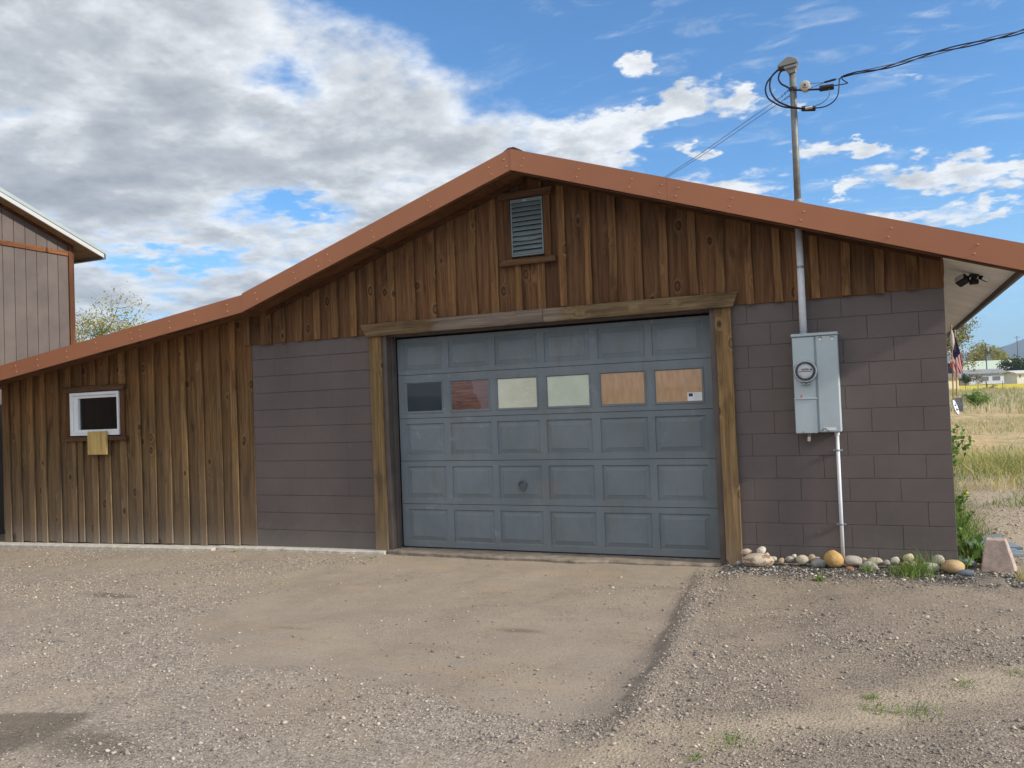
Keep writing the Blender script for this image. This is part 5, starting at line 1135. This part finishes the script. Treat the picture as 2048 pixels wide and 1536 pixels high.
def gable(name, label, x0, x1, D, hw, dep, rise, wall, roof, ov=.4, wins=(), group=None, base_drop=0.):
    """long low building, eaves towards the yard; x0,x1 are picture columns of the wall ends at distance D"""
    a, b = at_row(x0, D), at_row(x1, D); c = (a + b) / 2; L = np.linalg.norm((b - a)[:2]); rz = math.atan2(b[1] - a[1], b[0] - a[0]); t_ = thing(name, label, 'house' if 'house' in name else ('barn' if 'barn' in name else 'shed'), (c[0], c[1], c[2] - base_drop), group, rz)
    MB().prism([(0, -.5), (dep, -.5), (dep, hw), (dep / 2, hw + rise * .96), (0, hw)], 0, -L / 2, L / 2).build('wall', M[wall], t_)
    s = rise / (dep / 2)
    for k in (0, 1):
        y0, y1 = (-ov, dep / 2) if k == 0 else (dep / 2, dep + ov); zf = lambda y: hw + rise - abs(y - dep / 2) * s
        MB().prism([(y0, zf(y0) + .01), (y1, zf(y1) + .01), (y1, zf(y1) + .16), (y0, zf(y0) + .16)], 0, -L / 2 - ov, L / 2 + ov).build('roof', M[roof], t_)
    for (wx0, wx1, wz0, wz1) in wins:
        X0, X1 = (wx0 - .5) * L, (wx1 - .5) * L; w = frame_rect(X0, X1, wz0, wz1, (.09,) * 4, -.06, -.001, 'window', M['hroof'], t_, 0)
        MB().box(X0 + .09, X1 - .09, -.03, -.002, wz0 + .09, wz1 - .09).build('pane', M['hglass'], w)
    return t_
hs = gable('white_house', 'long low white house with grey roof and two windows', 1940, 2015, 165, 2.15, 6, .75, 'hwall', 'hroof', .45, [(.32, .52, .62, 1.50), (.63, .83, .68, 1.52)])
MB().box(-2.0, -1.7, 1.2, 1.5, 2.3, 3.2).build('flue', M['brownroof'], hs)
gable('barn', 'big barn with pale green metal roof behind the white house', 1936, 2062, 215, 3.05, 16, 2.6, 'barnwall', 'barnroof', .5)
an = gable('garden_shed', 'small dark lean-to shed at left end of white house', 1921, 1938, 158, 1.5, 3, .9, 'brownroof', 'hroof', .3)
gable('cream_shed', 'cream shed with brown roof seen right beside the flag sticks', 1894, 1919, 118, 1.55, 3, .55, 'cream', 'brownroof', .3)
gable('white_shed', 'white shed at the right frame edge in the far field', 2036, 2075, 150, 1.95, 4, .35, 'hwall', 'hwall', .55, [(.12, .2, 1.1, 1.6)])
def upole(label, x, D, h, tr=True):
    c = at_row(x, D); t_ = thing('utility_pole', label, 'utility pole', tuple(c), 'utility poles beyond the field'); MB().tube([(0, 0, -.3), (0, 0, h)], [.15, .10], 8).build('pole', M['bark'], t_)
    MB().box(-.9, .9, -.06, .06, h - .5, h - .38).build('crossarm', M['bark'], t_)
    if tr: MB().lathe([(.28, -.45), (.28, .4), (.1, .5)], (.42, 0, h - 1.6), 2, 12).build('transformer', M['steel'], t_)
upole('utility pole with grey transformer rising above the barn roof', 1976.5, 200, 9.6); upole('thin utility pole with a crossarm near right frame edge', 2040, 300, 15.5, False)
for k, (x, lab) in enumerate(((1932, 'thin field fence post left of dead branches'), (1957, 'thin field fence post just before the dead branches'), (2006.5, 'thin field fence post right of dead branches'))):
    c = at_row(x, 100); o = MB().tube([(0, 0, -.2), (0, 0, 1.05)], .035, 6).build('fence_post', M['bark']); o.location = tuple(c); tag(o, lab, 'fence post', 'fence posts in the far field')
c = at_row(1975, 103); db = MB(); rg = np.random.default_rng(9)
db.tube([(-.1, 0, -.1), (0, 0, .6), (-.12, 0, 1.15)], [.12, .10, .05], 6)
for a_, b_ in (((0, 0, .1), (1.0, .2, .45)), ((.2, 0, .15), (1.4, -.2, .05)), ((.5, 0, .3), (.9, .3, .7)), ((0, 0, .2), (-.6, .2, .0)), ((.6, 0, .3), (1.2, .4, .5))): db.tube([a_, tuple(np.array(a_) * .5 + np.array(b_) * .5 + np.array([0, 0, .12])), b_], [.08, .06, .03], 5)
o = db.build('dead_branches', M['bark']); o.location = tuple(c); tag(o, 'dead grey branch pile with upright stump in the far field', 'branch')
# mountains all round the horizon
an_ = np.linspace(0, 2 * math.pi, 361); prof = .35 + .65 * fbm(np.cos(an_) * 3 + 9, np.sin(an_) * 3 + 9, 5)
azs = np.degrees(np.arctan2(np.sin(an_), np.cos(an_))); bear = (90 - azs + 180) % 360 - 180
hgt = 150 * prof + 110 * np.exp(-((bear - 11) / 4.5) ** 2) + 55 * np.exp(-((bear - 2.5) / 3.) ** 2)
hgt = hgt * (1 - .5 * sst(np.abs(bear), 60, 110))
V = []; 
for i, a in enumerate(an_[:-1]):
    rr = [2600, 3000, 3400, 4200]; hh = [-10, .55 * hgt[i] + 20 * (fbm(i * .7, 1., 3) - .45), hgt[i], 0]
    for r_, h_ in zip(rr, hh): V.append((CAM[0] + math.cos(a) * r_, CAM[1] + math.sin(a) * r_, 6 + h_))
F = [(4 * i + k, 4 * ((i + 1) % 360) + k, 4 * ((i + 1) % 360) + k + 1, 4 * i + k + 1) for i in range(360) for k in range(3)]
link('mountains', mesh('mountains', V, F, True), simple('forested_slopes', (.06, .085, .075), .95, var=.3, scale=.004))['kind'] = 'structure'

# the air between here and the hills
hzm = bpy.data.materials.new('haze_air'); hzm.use_nodes = True; q = NT(hzm.node_tree); q.n.clear(); o_ = q.add('ShaderNodeOutputMaterial'); pv = q.add('ShaderNodeVolumePrincipled')
pv.inputs['Color'].default_value = (.62, .80, 1., 1); pv.inputs['Density'].default_value = HAZE; pv.inputs['Anisotropy'].default_value = .2; q.l.new(pv.outputs[0], o_.inputs['Volume'])
if HAZE > 0:
    hb = MB().box(-5200, 5200, -5200, 5200, -60, 300).build('haze', hzm); hb['kind'] = 'stuff'
